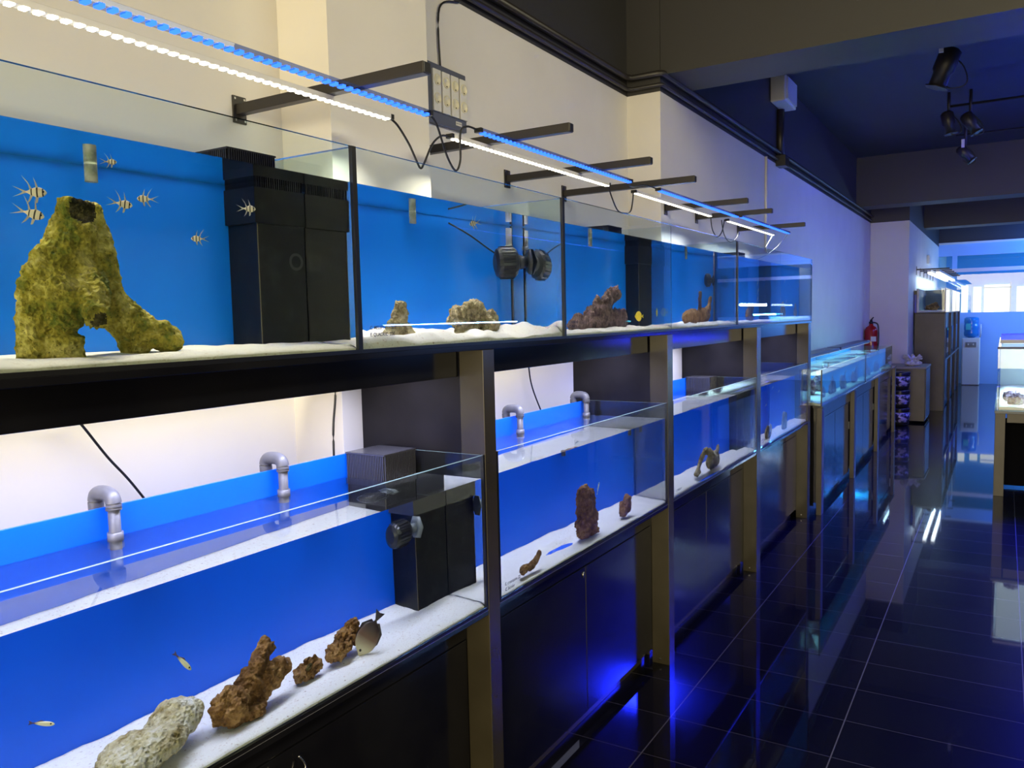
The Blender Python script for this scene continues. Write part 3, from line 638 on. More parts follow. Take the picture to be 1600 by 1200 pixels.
def fish_meshes(kind):
    """unit length fish, head at +X, belly down; body, eyes, tail, dorsal, belly fins"""
    P = {'banded': ([-.42, -.34, -.2, 0, .18, .32, .44, .5], [.045, .06, .14, .22, .235, .19, .10, .02], .34),
         'tang': ([-.44, -.38, -.25, 0, .2, .34, .44, .5], [.03, .06, .24, .33, .31, .22, .10, .03], .26),
         'yellow': ([-.44, -.38, -.25, 0, .2, .32, .42, .5], [.03, .08, .26, .34, .30, .20, .09, .03], .26)}.get(kind, ([-.44, -.34, -.2, 0, .2, .34, .44, .5], [.025, .04, .07, .10, .105, .09, .06, .015], .7))
    xs, hs, wf = P
    q_ = spline([(a_, b_, 0) for a_, b_ in zip(xs, hs)], 4); xs = [v.x for v in q_]; hs = [max(v.y, .01) for v in q_]
    bm = bmesh.new(); seg = 16; rings = []
    for x, h in zip(xs, hs):
        rings.append([bm.verts.new((x, h * wf * cos(2 * pi * k / seg), h * sin(2 * pi * k / seg) * (1 if sin(2 * pi * k / seg) > 0 else .95))) for k in range(seg)])
    for i in range(len(rings) - 1):
        for k in range(seg): bm.faces.new((rings[i][k], rings[i][(k + 1) % seg], rings[i + 1][(k + 1) % seg], rings[i + 1][k])).smooth = True
    bm.faces.new(rings[0]); bm.faces.new(rings[-1]); bmesh.ops.recalc_face_normals(bm, faces=bm.faces)
    body = bpy.data.meshes.new('body'); bm.to_mesh(body); bm.free(); body.materials.append(FM[kind])
    for p in body.polygons: p.use_smooth = True
    def fin(polys, th=.012):
        bm = bmesh.new()
        for poly in polys:
            a = [bm.verts.new((x, th / 2, z)) for x, z in poly]; b = [bm.verts.new((x, -th / 2, z)) for x, z in poly]
            bm.faces.new(a); bm.faces.new(b[::-1]); n = len(poly)
            for i in range(n): bm.faces.new((a[i], b[i], b[(i + 1) % n], a[(i + 1) % n]))
        bmesh.ops.recalc_face_normals(bm, faces=bm.faces); me = bpy.data.meshes.new('fin'); bm.to_mesh(me); bm.free(); me.materials.append(FIN[kind]); return me
    out = {'body': body}
    if kind == 'banded':
        out['tail_fin'] = fin([[(-.40, .04), (-.70, .15), (-1.0, .26), (-.66, .08), (-.54, .0), (-.66, -.08), (-1.0, -.25), (-.70, -.15), (-.40, -.04)]])
        out['dorsal_fin'] = fin([[(.14, .20), (.06, .42), (-.06, .70), (.0, .42), (.03, .2)], [(-.14, .15), (-.30, .45), (-.56, .74), (-.30, .36), (-.24, .10)]])
        out['belly_fin'] = fin([[(.14, -.19), (.08, -.46), (-.02, -.50), (0, -.19)], [(-.10, -.15), (-.25, -.40), (-.42, -.56), (-.28, -.30), (-.22, -.10)]])
    elif kind in ('tang', 'yellow'):
        out['tail_fin'] = fin([[(-.42, .03), (-.66, .15), (-.62, 0), (-.66, -.15), (-.42, -.03)]])
        out['dorsal_fin'] = fin([[(.26, .27), (.1, .36), (-.2, .35), (-.40, .14), (-.36, .05), (0, .28)]])
        out['belly_fin'] = fin([[(.2, -.27), (.05, -.35), (-.2, -.34), (-.40, -.14), (-.36, -.05), (0, -.28)]])
    else:
        out['tail_fin'] = fin([[(-.42, .02), (-.62, .10), (-.56, 0), (-.62, -.10), (-.42, -.02)]])
        out['dorsal_fin'] = fin([[(.1, .09), (-.1, .15), (-.3, .05), (0, .07)]])
    bm = bmesh.new()
    yy = {'banded': .055, 'tang': .05, 'yellow': .045}.get(kind, .06)
    for sgn in (-1, 1):
        r = bmesh.ops.create_uvsphere(bm, u_segments=10, v_segments=6, radius=.035 if kind != 'banded' else .045)
        for v in r['verts']: v.co += Vector((.36, sgn * yy, .04))
    me = bpy.data.meshes.new('eye'); bm.to_mesh(me); bm.free(); me.materials.append(M['eye']); out['eye'] = me
    return out
FISHM = {}
def fish(name, kind, loc, L, rz, label, group=None, pitch=0, cat='fish', roll=0):
    if kind not in FISHM: FISHM[kind] = fish_meshes(kind)
    t = empty(name, loc, label, cat, group); t.rotation_euler = (roll, -pitch, rz)
    for n, me in FISHM[kind].items():
        o = bpy.data.objects.new(n, me); COL.objects.link(o); o.parent = t; o.scale = (L, L, L); o.cycles.is_caustics_receiver = True
    return t
G1 = 'striped long-finned fish in the nearest top row aquarium'
R90 = pi / 2
fish('banded_fish', 'banded', (-1.335, .846, 1.862), .020, .95, 'small striped fish swimming highest, above the branch rock', G1)
fish('banded_fish', 'banded', (-1.42, .748, 1.805), .036, .95, 'upper of the two striped fish left of the branch rock', G1)
fish('banded_fish', 'banded', (-1.42, .742, 1.769), .036, .9, 'lower of the two striped fish left of the branch rock', G1, pitch=-.25)
fish('banded_fish', 'banded', (-1.42, .903, 1.802), .032, .95, 'striped fish facing right, just right of the branch rock top', G1, pitch=-.15)
fish('banded_fish', 'banded', (-1.42, .945, 1.816), .028, .95 + pi, 'striped fish facing left, in front of its twin beside the branch rock top', G1)
fish('banded_fish', 'banded', (-1.45, 1.07, 1.753), .026, .95 + pi, 'lone striped fish in mid-water between branch rock and dark box', G1)
fish('banded_fish', 'banded', (-1.42, 1.185, 1.822), .030, .95, 'pale striped fish in front of the dark overflow box', G1)
fish('banded_fish', 'banded', (-1.32, 1.925, 1.850), .032, 1.1 + pi, 'striped fish near the surface above the lumpy tan rock', 'striped fish in the pump aquarium', pitch=-.2)
fish('yellow_tang', 'yellow', (-1.40, 3.19, 1.575), .060, -R90 - 2.6 + pi / 2, 'round yellow fish in front of the dark overflow box', 'yellow fish by the divider glass')
fish('yellow_tang', 'yellow', (-1.40, 3.395, 1.590), .055, R90 + .6, 'yellow fish close to the divider glass', 'yellow fish by the divider glass')
fish('damselfish', 'blue', (-1.36, 3.05, 1.556), .034, 0.9, 'tiny turquoise fish below the round yellow fish', None)
fish('brown_tang', 'tang', (-1.360, 1.452, .806), .105, .85 + pi, 'oval brown fish with pale face grazing head-down on the white sand', None, pitch=-.95)
fish('small_goby', 'pale', (-1.40, .958, .925), .048, .9, 'slender pale fish with purple tail, in mid-water above the craggy rock', 'slender fish in the nearest lower row aquarium', pitch=-.9)
fish('small_goby', 'pale', (-1.40, .690, .922), .040, .8, 'slender pale fish with purple tail near the lower left corner', 'slender fish in the nearest lower row aquarium', pitch=-.25)
fish('silver_fish', 'silver', (-1.42, 2.80, .915), .045, R90 - .3, 'small pale fish right of the tall upright rock', None, pitch=1.2)
for i, (y, z, l) in enumerate(((5.05, 1.76, 'highest white fish'), (5.06, 1.71, 'middle white fish'), (5.05, 1.66, 'lowest white fish'))):
    fish('silver_fish', 'silver', (-1.40, y, z), .05, R90, l + ' of three in a column in the farthest top row aquarium', 'small white fish in the farthest top row aquarium', pitch=.8)
for y, z, l in ((5.62, 1.66, 'white fish just past the last divider'), (5.80, 1.65, 'white fish in mid-water above the arch-shaped rock'), (5.75, 1.79, 'white fish near the surface in the last compartment')):
    fish('silver_fish', 'silver', (-1.40, y, z), .045, R90, l, 'small white fish in the farthest top row aquarium', pitch=.5)
for y, z, l in ((5.15, 1.03, 'nearest small white fish'), (5.28, .98, 'lowest small white fish'), (5.45, 1.08, 'highest small white fish'), (5.62, 1.04, 'farthest small white fish')):
    fish('silver_fish', 'silver', (-1.42, y, z), .04, R90, l + ' of the shoal in the farthest lower row aquarium', 'shoal in the farthest lower row aquarium', pitch=.3)

# ------------------------------------------------------------------ arms and LED bars
def arm(y, xw, label):
    t = empty('light_bracket', (xw, y, 2.205), label, 'bracket', 'black steel arms holding the light bars')
    box('plate', (xw, y - .024, 2.166), (xw + .005, y + .024, 2.244), M['iron'], t, .001)
    L = -1.24 - xw
    box('arm_tube', (xw + .005, y - .0145, 2.190), (-1.24, y + .0145, 2.220), M['iron'], t, .002)
    box('end_cap', (-1.24, y - .013, 2.192), (-1.2375, y + .013, 2.218), M['plastic_black'], t, .001)
    lst = [((xw + .005, y + sy * .017 - .003, 2.205 + sz * .031 - .003), (xw + .007, y + sy * .017 + .003, 2.205 + sz * .031 + .003)) for sy in (-1, 1) for sz in (-1, 1)]
    boxes('screw', lst, M['steel'], t)
    return t
AL_ = [(1.655, XW, 'nearest black arm, its plate left of the white pilaster'), (2.44, XW, 'black arm whose plate is hidden behind the white pilaster'), (3.15, XW, 'black arm with visible square plate, right of the socket panel'), (3.70, XW, 'black arm just before the second white pilaster'),
       (4.60, XP, 'first black arm past the second white pilaster'), (5.16, XP, 'black arm at the joint of the last two light bar pairs'), (6.12, XP, 'last black arm of the long rack')]
for y, x, l in AL_: arm(y, x, l)
def led_bar(x, y0, y1, kind, label, energy, col, z=2.183, ndens=38):
    t = empty('light_bar', (x, y0, z), label, 'light bar', 'LED bars under the black arms')
    w, h = .0125, .007
    box('housing', (x - w, y0, z - h), (x + w, y1, z + h), M['clear_plastic'] if kind == 'blue' else M['white_plastic'], t, .001)
    n = int((y1 - y0) * ndens)
    bm = bmesh.new()
    for i in range(n):
        yy = y0 + (i + .5) * (y1 - y0) / n
        abox(bm, Vector((x - .006, yy - .006, z - h - .0035)) - t.location, Vector((x + .0133, yy + .006, z - h + (.004 if kind == 'blue' else .0))) - t.location)
    bm2('diodes', bm, M['led_' + kind], t)
    for q_ in (((x - w - .001, y0 - .012, z - h), (x + w + .001, y0, z + h)), ((x - w - .001, y1, z - h), (x + w + .001, y1 + .012, z + h))): boxes('end_cap', [q_], M['cable'], t)
    l = bpy.data.lights.new('led_strip_light', 'AREA'); l.shape = 'RECTANGLE'; l.size = .020 if kind == 'white' else .012; l.size_y = (y1 - y0) * .98; l.energy = energy; l.color = col; l.spread = radians(120)
    l.cycles.is_caustics_light = True
    lo = bpy.data.objects.new('led_strip_light', l); COL.objects.link(lo); lo.parent = t; lo.location = (0, (y1 - y0) / 2, -h - .006)
    return t
WARM, COLD, BLU = (1, .90, .68), (.93, .96, 1), (.001, .006, 1)
KW, KB = 14.0, 2.0
led_bar(-1.575, .66, 1.905, 'white', 'nearest warm white light bar, running out of the top left of the frame', KW * 1.2, WARM)
led_bar(-1.575, 2.225, 3.455, 'white', 'long warm white light bar between the first and second pilasters', KW * 1.1, WARM)
led_bar(-1.56, 3.74, 4.93, 'white', 'third white light bar, below the second pilaster', KW, COLD)
led_bar(-1.55, 5.265, 6.47, 'white', 'farthest white light bar of the long rack', KW * .9, COLD)
led_bar(-1.455, .73, 1.938, 'blue', 'nearest blue light bar, running out of the top of the frame', KB, BLU)
led_bar(-1.455, 2.215, 3.432, 'blue', 'long blue light bar between the first and second pilasters', KB, BLU)
led_bar(-1.440, 3.752, 5.095, 'blue', 'third blue light bar, past the second pilaster', KB, BLU)
led_bar(-1.425, 5.12, 6.43, 'blue', 'farthest blue light bar of the long rack', KB, BLU)
def cable(pts, label, r=.0035, m='cable', grp=None):
    return tag(tube('power_cable', pts, r, M[m]), label, 'cable', grp)
cable([(-1.575, 1.917, 2.18), (-1.575, 1.95, 2.165), (-1.575, 2.00, 2.12), (-1.575, 2.035, 2.075), (-1.575, 2.055, 2.055), (-1.575, 2.075, 2.075), (-1.575, 2.12, 2.14), (-1.575, 2.17, 2.175), (-1.575, 2.213, 2.18)], 'black cable looping in a V between the first two warm white bars')
cable([(-1.455, 1.95, 2.18), (-1.46, 1.99, 2.16), (-1.475, 2.06, 2.08), (-1.48, 2.11, 2.045), (-1.475, 2.13, 2.08), (-1.465, 2.12, 2.16), (-1.46, 2.15, 2.185), (-1.455, 2.203, 2.183)], 'black cable joining the first two blue bars with a sharp drop')
cable([(-1.575, 3.467, 2.18), (-1.573, 3.50, 2.13), (-1.57, 3.56, 2.075), (-1.567, 3.64, 2.07), (-1.565, 3.70, 2.085), (-1.562, 3.72, 2.13), (-1.56, 3.728, 2.18)], 'hanging cable loop between the second and third white bars')
cable([(-1.455, 3.444, 2.183), (-1.46, 3.45, 2.165), (-1.47, 3.52, 2.17), (-1.46, 3.62, 2.19), (-1.445, 3.74, 2.185)], 'short cable between the second and third blue bars')
cable([(-1.56, 4.942, 2.18), (-1.558, 4.97, 2.10), (-1.555, 5.06, 2.06), (-1.552, 5.15, 2.10), (-1.55, 5.20, 2.18)], 'small hanging cable loop before the last white bar')
cable([(-1.60, 5.30, 2.19), (-1.60, 5.36, 2.10), (-1.60, 5.50, 2.06), (-1.60, 5.66, 2.11), (-1.60, 5.70, 2.18)], 'small hanging cable loop beneath the last white bar')
cable([(-1.55, 6.482, 2.183), (-1.57, 6.42, 2.12), (-1.59, 6.40, 2.07), (-1.62, 6.60, 2.06), (-1.66, 6.7, 2.04), (-1.70, 6.55, 2.0)], 'pale lead hanging off the end of the last white bar', .0026, 'dim_lead')
cable([(-1.425, 6.442, 2.183), (-1.45, 6.44, 2.15), (-1.50, 6.40, 2.08), (-1.55, 6.36, 2.03)], 'pale lead dropping from the last blue bar', .0026, 'dim_lead')
# cables behind the lower tanks
cable([(-1.90, 1.06, 1.40), (-1.90, 1.10, 1.355), (-1.90, 1.165, 1.26), (-1.90, 1.22, 1.19), (-1.90, 1.275, 1.11)], 'black cable running diagonally down the wall behind the nearest lower aquarium')
cable([(-1.71, 1.775, 1.46), (-1.71, 1.777, 1.36), (-1.712, 1.765, 1.26), (-1.71, 1.760, 1.11)], 'black cable hanging straight beside the dark side panel')
cable([(-1.90, 3.25, 1.46), (-1.90, 3.262, 1.34), (-1.90, 3.29, 1.25), (-1.90, 3.37, 1.13), (-1.90, 3.40, 1.1)], 'black cable down the wall behind the upright-rock aquarium')

# socket panel on the recessed wall
sp_ = empty('socket_panel', (-1.93, 2.70, 2.47), 'grey wall panel with columns of cream double sockets', 'socket panel')
box('backplate', (-1.929, 2.50, 2.345), (-1.912, 2.815, 2.575), M['grey_panel'], sp_, .003)
for i, yc in enumerate((2.785, 2.725, 2.665, 2.605)):
    zc = 2.475
    m_ = box('socket_plate', (-1.912, yc - .025, zc - .085), (-1.902, yc + .025, zc + .075), M['white_plastic'], sp_, .002)
    for dz in (.035, -.035):
        s = lathe('socket', [(0, 0), (.0215, 0), (.0215, .003), (.017, .003), (.016, .0012), (0, .0012)], M['cream'], m_, 24)
        s.rotation_euler = (0, R90, 0); s.location = Vector((-1.902, yc, zc + dz)) - Vector(sp_.location)
    boxes('pin_holes', [((-1.9006, yc - .003, zc + dz - .021), (-1.8995, yc + .004, zc + dz - .012)) for dz in (.035, -.035)], M['hole'], sp_)
box('name_label', (-1.911, 2.735, 2.362), (-1.909, 2.775, 2.378), M['white_plastic'], sp_)
txt('label_writing', 'SALTWATER', .0062, (-1.9085, 2.737, 2.368), sp_, M['ink'])

# ------------------------------------------------------------------ reef tanks on the low stand past the rack
low = empty('low_stand', (-1.4, 8.8, 0), 'low dark blue-black cabinet stand under the glowing reef tanks', 'stand')
def lb(n, lo, hi, m='door'): return box(n, lo, hi, M[m], low, .0015)
lb('body', (-1.70, 6.50, .06), (-1.24, 11.4, .835))
lb('top_board', (-1.715, 6.47, .836), (-1.172, 11.45, .853))
lb('top_rail', (-1.2395, 6.475, .73), (-1.215, 11.44, .835))
for a, b in ((6.475, 6.56), (8.06, 8.16), (9.72, 9.82), (11.36, 11.44)):
    lb('post', (-1.2145, a, 0), (-1.176, b, .835), 'brown_lam')
for a, b in ((6.57, 7.31), (7.32, 8.05), (8.17, 8.93), (8.94, 9.71), (9.83, 11.35)):
    lb('cabinet_door', (-1.2395, a, .07), (-1.222, b, .72))
lb('plinth', (-1.68, 6.52, 0), (-1.27, 11.38, .0595))
for q_ in (((-1.2215, 8.035, .47), (-1.216, 8.042, .54)), ((-1.2215, 9.695, .47), (-1.216, 9.702, .54))): boxes('door_handle', [q_], M['grey_plastic'], low)
def reef(y0, y1, label, seed):
    t = empty('reef_aquarium', (-1.42, (y0 + y1) / 2, .8535), label, 'aquarium', 'glowing reef aquariums on the low stand')
    zb, zt, zw = .8535, 1.13, 1.085; x0, xb = -1.180, -1.66
    def pn(n, lo, hi): return box(n, lo, hi, M['glass'], t)
    pn('front_glass', (x0 - .006, y0, zb), (x0, y1, zt)); pn('side_glass', (xb, y0, zb), (x0 - .0065, y0 + .005, zt)); pn('side_glass', (xb, y1 - .005, zb), (x0 - .0065, y1, zt))
    boxes('corner_seal', [((x0 - .008, y0 - .0008, zb), (x0 + .0008, y0 + .006, zt)), ((x0 - .008, y1 - .006, zb), (x0 + .0008, y1 + .0008, zt))], M['silicone'], t)
    box('back_panel', (xb - .005, y0, zb), (xb, y1, zt), mat('pale_cyan_panel', (.03, .33, .85), .5), t, rec=True)
    bm = bmesh.new(); abox(bm, Vector((xb - .001, y0 + .0055, zb + .001)) - t.location, Vector((x0 - .0065, y1 - .0055, zw)) - t.location)
    bmesh.ops.recalc_face_normals(bm, faces=bm.faces); bmesh.ops.delete(bm, geom=[f for f in bm.faces if f.normal.z < -.5 or f.normal.x < -.5], context='FACES'); bmesh.ops.split_edges(bm, edges=bm.edges)
    me = bpy.data.meshes.new('water'); bm.to_mesh(me); bm.free(); w = link('water', me, M['water'], t, smooth=True); w.cycles.is_caustics_caster = True
    tag(sand((y0 + .006, y1 - .006), zb - .0068, lambda x, y, s: zb + .03 + .012 * noise.noise(Vector((x * 9, y * 9, s))), 'pale gravel bed in the ' + label, seed, nx=10, step=.03, x0=x0 - .009, xb=xb + .002), None, None)
    return t
M['reef_a'] = rockmat('reef_rock', (.10, .05, .10), (.35, .25, .35), (.75, .72, .70), 16)
reef(6.482, 8.78, 'nearest glowing reef tank right after the tall rack', 31)
reef(8.79, 11.0, 'far glowing reef tank ending beside the black buckets', 32)
cl = ['nearest', 'second', 'third', 'fourth', 'fifth', 'sixth', 'seventh']
for i, y in enumerate((6.72, 7.25, 7.8, 8.4, 9.2, 9.9, 10.6)):
    random.seed(40 + i)
    bl = [((random.uniform(-.06, .06), random.uniform(-.14, .14), random.uniform(.02, .08)), (random.uniform(.03, .07), random.uniform(.05, .1), random.uniform(.03, .07))) for _ in range(5)]
    rock('reef_rock', (-1.42, y, .888), bl, [([(0, 0, .08), (.03, random.uniform(-.1, .1), .15)], [.02, .01])], 'reef_a', cl[i] + ' heap of pink and white reef rock in the glowing reef tanks', 'reef rocks in the glowing tanks', vox=.008, disp=.02, dscale=.03, disp2=.006, seed=i + 50)
# long light units over the reef tanks
def hood(y0, y1, label):
    t = empty('light_unit', (-1.50, (y0 + y1) / 2, 1.19), label, 'light unit', 'long light units over the reef tanks')
    box('casing', (-1.56, y0, 1.175), (-1.42, y1, 1.205), mat('dark_blue_casing', (.03, .04, .12), .3), t, .004)
    box('diffuser', (-1.55, y0 + .02, 1.172), (-1.43, y1 - .02, 1.1748), M['led_cold'], t)
    boxes('foot', [((-1.57, y0 + .1, 1.13), (-1.555, y0 + .12, 1.175)), ((-1.57, y1 - .12, 1.13), (-1.555, y1 - .1, 1.175))], M['steel'], t)
    l = bpy.data.lights.new('unit_light', 'AREA'); l.shape = 'RECTANGLE'; l.size = .10; l.size_y = y1 - y0 - .1; l.energy = 110; l.color = (.18, .78, 1); l.spread = radians(125); l.cycles.is_caustics_light = True
    lo = bpy.data.objects.new('unit_light', l); COL.objects.link(lo); lo.parent = t; lo.location = (.01, 0, -.022)
hood(6.55, 8.72, 'dark light unit resting over the nearest reef tank')
hood(8.82, 10.9, 'dark light unit resting over the far reef tank')
def clamp(y, label, h=.12):
    t = empty('hang_on_filter', (-1.62, y, 1.13), label, 'filter')
    box('box_body', (-1.655, y - .03, 1.132), (-1.60, y + .03, 1.16), M['white_plastic'], t, .003)
    tube('riser', [(-1.63, y, 1.15), (-1.63, y, 1.15 + h)], .006, M['white_plastic'], t, sp=False)
    box('cross_bar', (-1.636, y - .06, 1.15 + h), (-1.624, y + .06, 1.157 + h), M['white_plastic'], t)
clamp(6.75, 'white clip with arm at the near end of the reef tanks'); clamp(7.9, 'white T-shaped fitting behind the middle of the reef tanks', .13)

# fire extinguisher hanging on the wall
fx = empty('fire_extinguisher', (-1.63, 12.6, .90), 'red fire extinguisher hanging on the wall behind the reef tanks', 'fire extinguisher')
lathe('cylinder', [(.06, 0), (.085, .01), (.088, .03), (.088, .38), (.07, .43), (.03, .455), (.028, .48)], M['red'], fx, 28)
lathe('valve', [(.02, .48), (.03, .485), (.03, .51), (.018, .515), (.018, .54)], M['plastic_black'], fx, 16)
tube('handle', [(-1.63, 12.56, 1.43), (-1.60, 12.50, 1.46), (-1.585, 12.46, 1.47)], .009, M['plastic_black'], fx)
tube('hose', [(-1.60, 12.6, 1.40), (-1.54, 12.6, 1.36), (-1.53, 12.6, 1.15), (-1.54, 12.6, 1.02)], .010, M['cable'], fx)
boxes('label_sheet', [((-1.62, 12.508, 1.13), (-1.55, 12.514, 1.20))], M['white_plastic'], fx)
tag(box('safety_sign', (-1.7235, 12.62, 1.74), (-1.7195, 12.72, 1.97), M['white_plastic']), 'small narrow sign on the wall above the extinguisher', 'sign')

# cabinet with coral, buckets
cb = empty('small_cabinet', (-1.14, 12.5, 0), 'low dark brown cabinet with white coral on top', 'cabinet')
box('body', (-1.42, 12.35, .03), (-.905, 13.12, .755), M['brown_lam'], cb, .003)
box('top_board', (-1.44, 12.32, .755), (-.89, 13.13, .782), M['wood_top'], cb, .003)
box('front_panel', (-.905, 12.40, .06), (-.895, 13.08, .74), M['laminate'], cb, .002)
coral_b = []
random.seed(3)
rock('coral_skeleton', (-1.08, 12.6, .785), [((0, 0, .03), (.10, .08, .04))], [([(0, 0, .04), (random.uniform(-.13, .13), random.uniform(-.08, .08), random.uniform(.10, .16))], [.022, .014]) for _ in range(14)], 'coral_white', 'white branching coral skeleton on the small cabinet', cat='coral', vox=.008, disp=.012, dscale=.03, disp2=.006, seed=60, scale=(1.15, 1.15, 1.0))
def salt_bucket(z, label):
    t = empty('salt_bucket', (-1.19, 12.08, z), label, 'bucket', 'black printed buckets stacked by the small cabinet')
    lathe('bucket_body', [(.105, .0), (.118, .03), (.122, .20), (.124, .215)], M['plastic_black'], t, 28)
    lathe('lid', [(.127, .205), (.129, .21), (.129, .238), (.12, .243)], mat('dark_lid', (.02, .02, .05), .25), t, 28)
    pm = mat('printed_wrap', (.2, .15, .4), .35); noisy(pm, (.02, .015, .06), (.45, .40, .75), 22, 3, 0, lo=.48, hi=.56)
    lathe('printed_wrap', [(.1195, .05), (.1235, .18)], pm, t, 28)
    tube('wire_handle', [(-1.06, 12.08, z + .17), (-1.08, 12.0, z + .09), (-1.19, 11.945, z + .05), (-1.30, 12.0, z + .09), (-1.32, 12.08, z + .17)], .003, M['steel'], t)
for i, l in enumerate(('bottom', 'middle', 'top')): salt_bucket(.002 + i * .2455, l + ' bucket of the stack of three black printed buckets')

# ------------------------------------------------------------------ far rack
fr = empty('far_rack', (-.98, 16, 0), 'tall brown-black aquarium rack at the far end of the wall', 'rack')
def fb(n, lo, hi, m='brown_lam', bev=.003): return box(n, lo, hi, M[m], fr, bev)
fb('end_panel', (-1.185, 13.96, 0), (-.77, 14.02, 1.505))
fb('top_board', (-1.185, 13.97, 1.506), (-.755, 18.6, 1.52))
fb('shelf', (-1.185, 14.03, .76), (-.765, 18.6, .79))
fb('beam', (-1.10, 14.03, 1.26), (-.805, 18.6, 1.505))
for y in (14.03, 15.55, 17.05, 18.54): fb('post', (-.80, y + .001, 0), (-.762, y + .07, 1.505))
for a, b in ((14.12, 14.8), (14.82, 15.5), (15.64, 16.3), (16.32, 17.0), (17.14, 17.8), (17.82, 18.5)): fb('cabinet_door', (-.82, a, .06), (-.80, b, .75), 'laminate')
def simpletank(name, y0, y1, z0, z1, x0, xb, label, grp, c=(.02, .10, .35)):
    t = empty(name, ((x0 + xb) / 2, (y0 + y1) / 2, z0), label, 'aquarium', grp)
    box('front_glass', (x0 - .006, y0, z0), (x0, y1, z1), M['glass'], t); box('side_glass', (xb, y0, z0), (x0 - .0065, y0 + .006, z1), M['glass'], t)
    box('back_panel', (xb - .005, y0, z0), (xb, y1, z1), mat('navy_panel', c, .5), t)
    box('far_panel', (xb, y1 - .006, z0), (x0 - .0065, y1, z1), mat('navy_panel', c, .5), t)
    boxes('corner_seal', [((x0 - .012, y0 - .002, z0), (x0 + .001, y0 + .008, z1)), ((xb, y0 - .002, z0), (xb + .03, y0 + .001, z1))], M['white_plastic'], t)
    box('gravel', (xb + .002, y0 + .008, z0 + .001), (x0 - .009, y1 - .008, z0 + .03), M['sand'], t)
    return t
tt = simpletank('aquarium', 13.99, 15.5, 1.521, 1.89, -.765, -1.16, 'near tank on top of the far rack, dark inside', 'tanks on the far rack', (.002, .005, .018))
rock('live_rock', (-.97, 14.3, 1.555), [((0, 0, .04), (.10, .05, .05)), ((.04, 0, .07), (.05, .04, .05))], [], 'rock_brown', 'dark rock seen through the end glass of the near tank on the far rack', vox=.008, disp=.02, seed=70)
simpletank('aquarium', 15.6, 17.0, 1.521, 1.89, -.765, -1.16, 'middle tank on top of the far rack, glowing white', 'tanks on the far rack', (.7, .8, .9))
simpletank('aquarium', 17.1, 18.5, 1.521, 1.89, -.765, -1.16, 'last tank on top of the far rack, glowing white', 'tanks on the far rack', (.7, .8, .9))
simpletank('aquarium', 14.15, 16.2, .791, 1.25, -.812, -1.16, 'near shelf tank inside the far rack', 'tanks on the far rack', (.1, .35, .8))
simpletank('aquarium', 16.3, 18.5, .791, 1.25, -.812, -1.16, 'far shelf tank inside the far rack', 'tanks on the far rack', (.1, .35, .8))
for i, y in enumerate((14.35, 15.0, 15.7, 16.4, 17.1, 17.8)):
    t = empty('light_bracket', (-1.2, y, 2.2), cl[i] + ' short black arm over the far rack', 'bracket', 'short arms over the far rack')
    box('arm_tube', (-1.2, y - .012, 2.19), (-.74, y + .012, 2.21), M['iron'], t); box('plate', (-1.207, y - .03, 2.115), (-1.199, y + .03, 2.25), M['iron'], t)
for x, lab in ((-1.02, 'left bright light bar over the far rack'), (-.90, 'right bright light bar over the far rack')):
    t = empty('light_bar', (x, 16.2, 2.17), lab, 'light bar', 'bright bars over the far rack')
    box('housing', (x - .025, 14.3, 2.152), (x + .025, 18.9, 2.189), M['white_plastic'], t); box('diffuser', (x - .024, 14.32, 2.125), (x + .024, 18.88, 2.1518), emis('far_bar', (.85, .93, 1), 5), t)
    l = bpy.data.lights.new('bar_light', 'AREA'); l.shape = 'RECTANGLE'; l.size = .03; l.size_y = 3.8; l.energy = 12; l.color = (.40, .68, 1)
    lo = bpy.data.objects.new('bar_light', l); COL.objects.link(lo); lo.parent = t; lo.location = (0, .15, -.05)
wb = tag(box('wall_switch_box', (-1.203, 16.25, 2.38), (-1.16, 16.75, 2.53), M['white_plastic'], bev=.005), 'white box on the wall above the far rack', 'switch box')
box('cover', (-1.16, 16.3, 2.40), (-1.155, 16.7, 2.51), M['white_plastic'], wb)
hf = empty('canister_filter', (-1.17, 13.9, 1.52), 'blue and black filter column at the left end of the far rack top', 'filter')
box('tube_body', (-1.195, 13.985, 1.52), (-1.165, 14.0, 1.80), mat('blue_filter', (.02, .05, .5), .3), hf)
box('cap', (-1.2, 13.98, 1.80), (-1.16, 14.01, 1.86), M['plastic_black'], hf)

# water cooler
wc = empty('water_cooler', (-.565, 19.0, 0), 'white water cooler with upturned blue bottle by the end partition', 'water cooler')
box('cabinet', (-.725, 18.85, .0), (-.405, 19.2, .965), M['white_plastic'], wc, .02)
box('tap_recess', (-.66, 18.842, .78), (-.47, 18.85, .88), M['grey_plastic'], wc)
for q_ in (((-.62, 18.80, .82), (-.60, 18.842, .85)), ((-.53, 18.80, .82), (-.51, 18.842, .85))): boxes('tap', [q_], M['white_plastic'], wc)
bt = lathe('water_bottle', [(.05, 0), (.13, .04), (.135, .10), (.128, .14), (.135, .18), (.135, .26), (.128, .29), (.135, .33), (.13, .40), (.09, .42)], mat('blue_bottle_plastic', (.03, .22, .6), .15), wc, 28)
bt.location = (0, .02, .965)
box('bottle_label', (-.66, 18.878, 1.13), (-.57, 18.884, 1.26), mat('teal_label', (.05, .5, .5), .5), wc)
tube('cup_holder', [(-.41, 18.95, .97), (-.395, 18.95, 1.05), (-.395, 18.95, 1.24)], .012, M['white_plastic'], wc, sp=False)

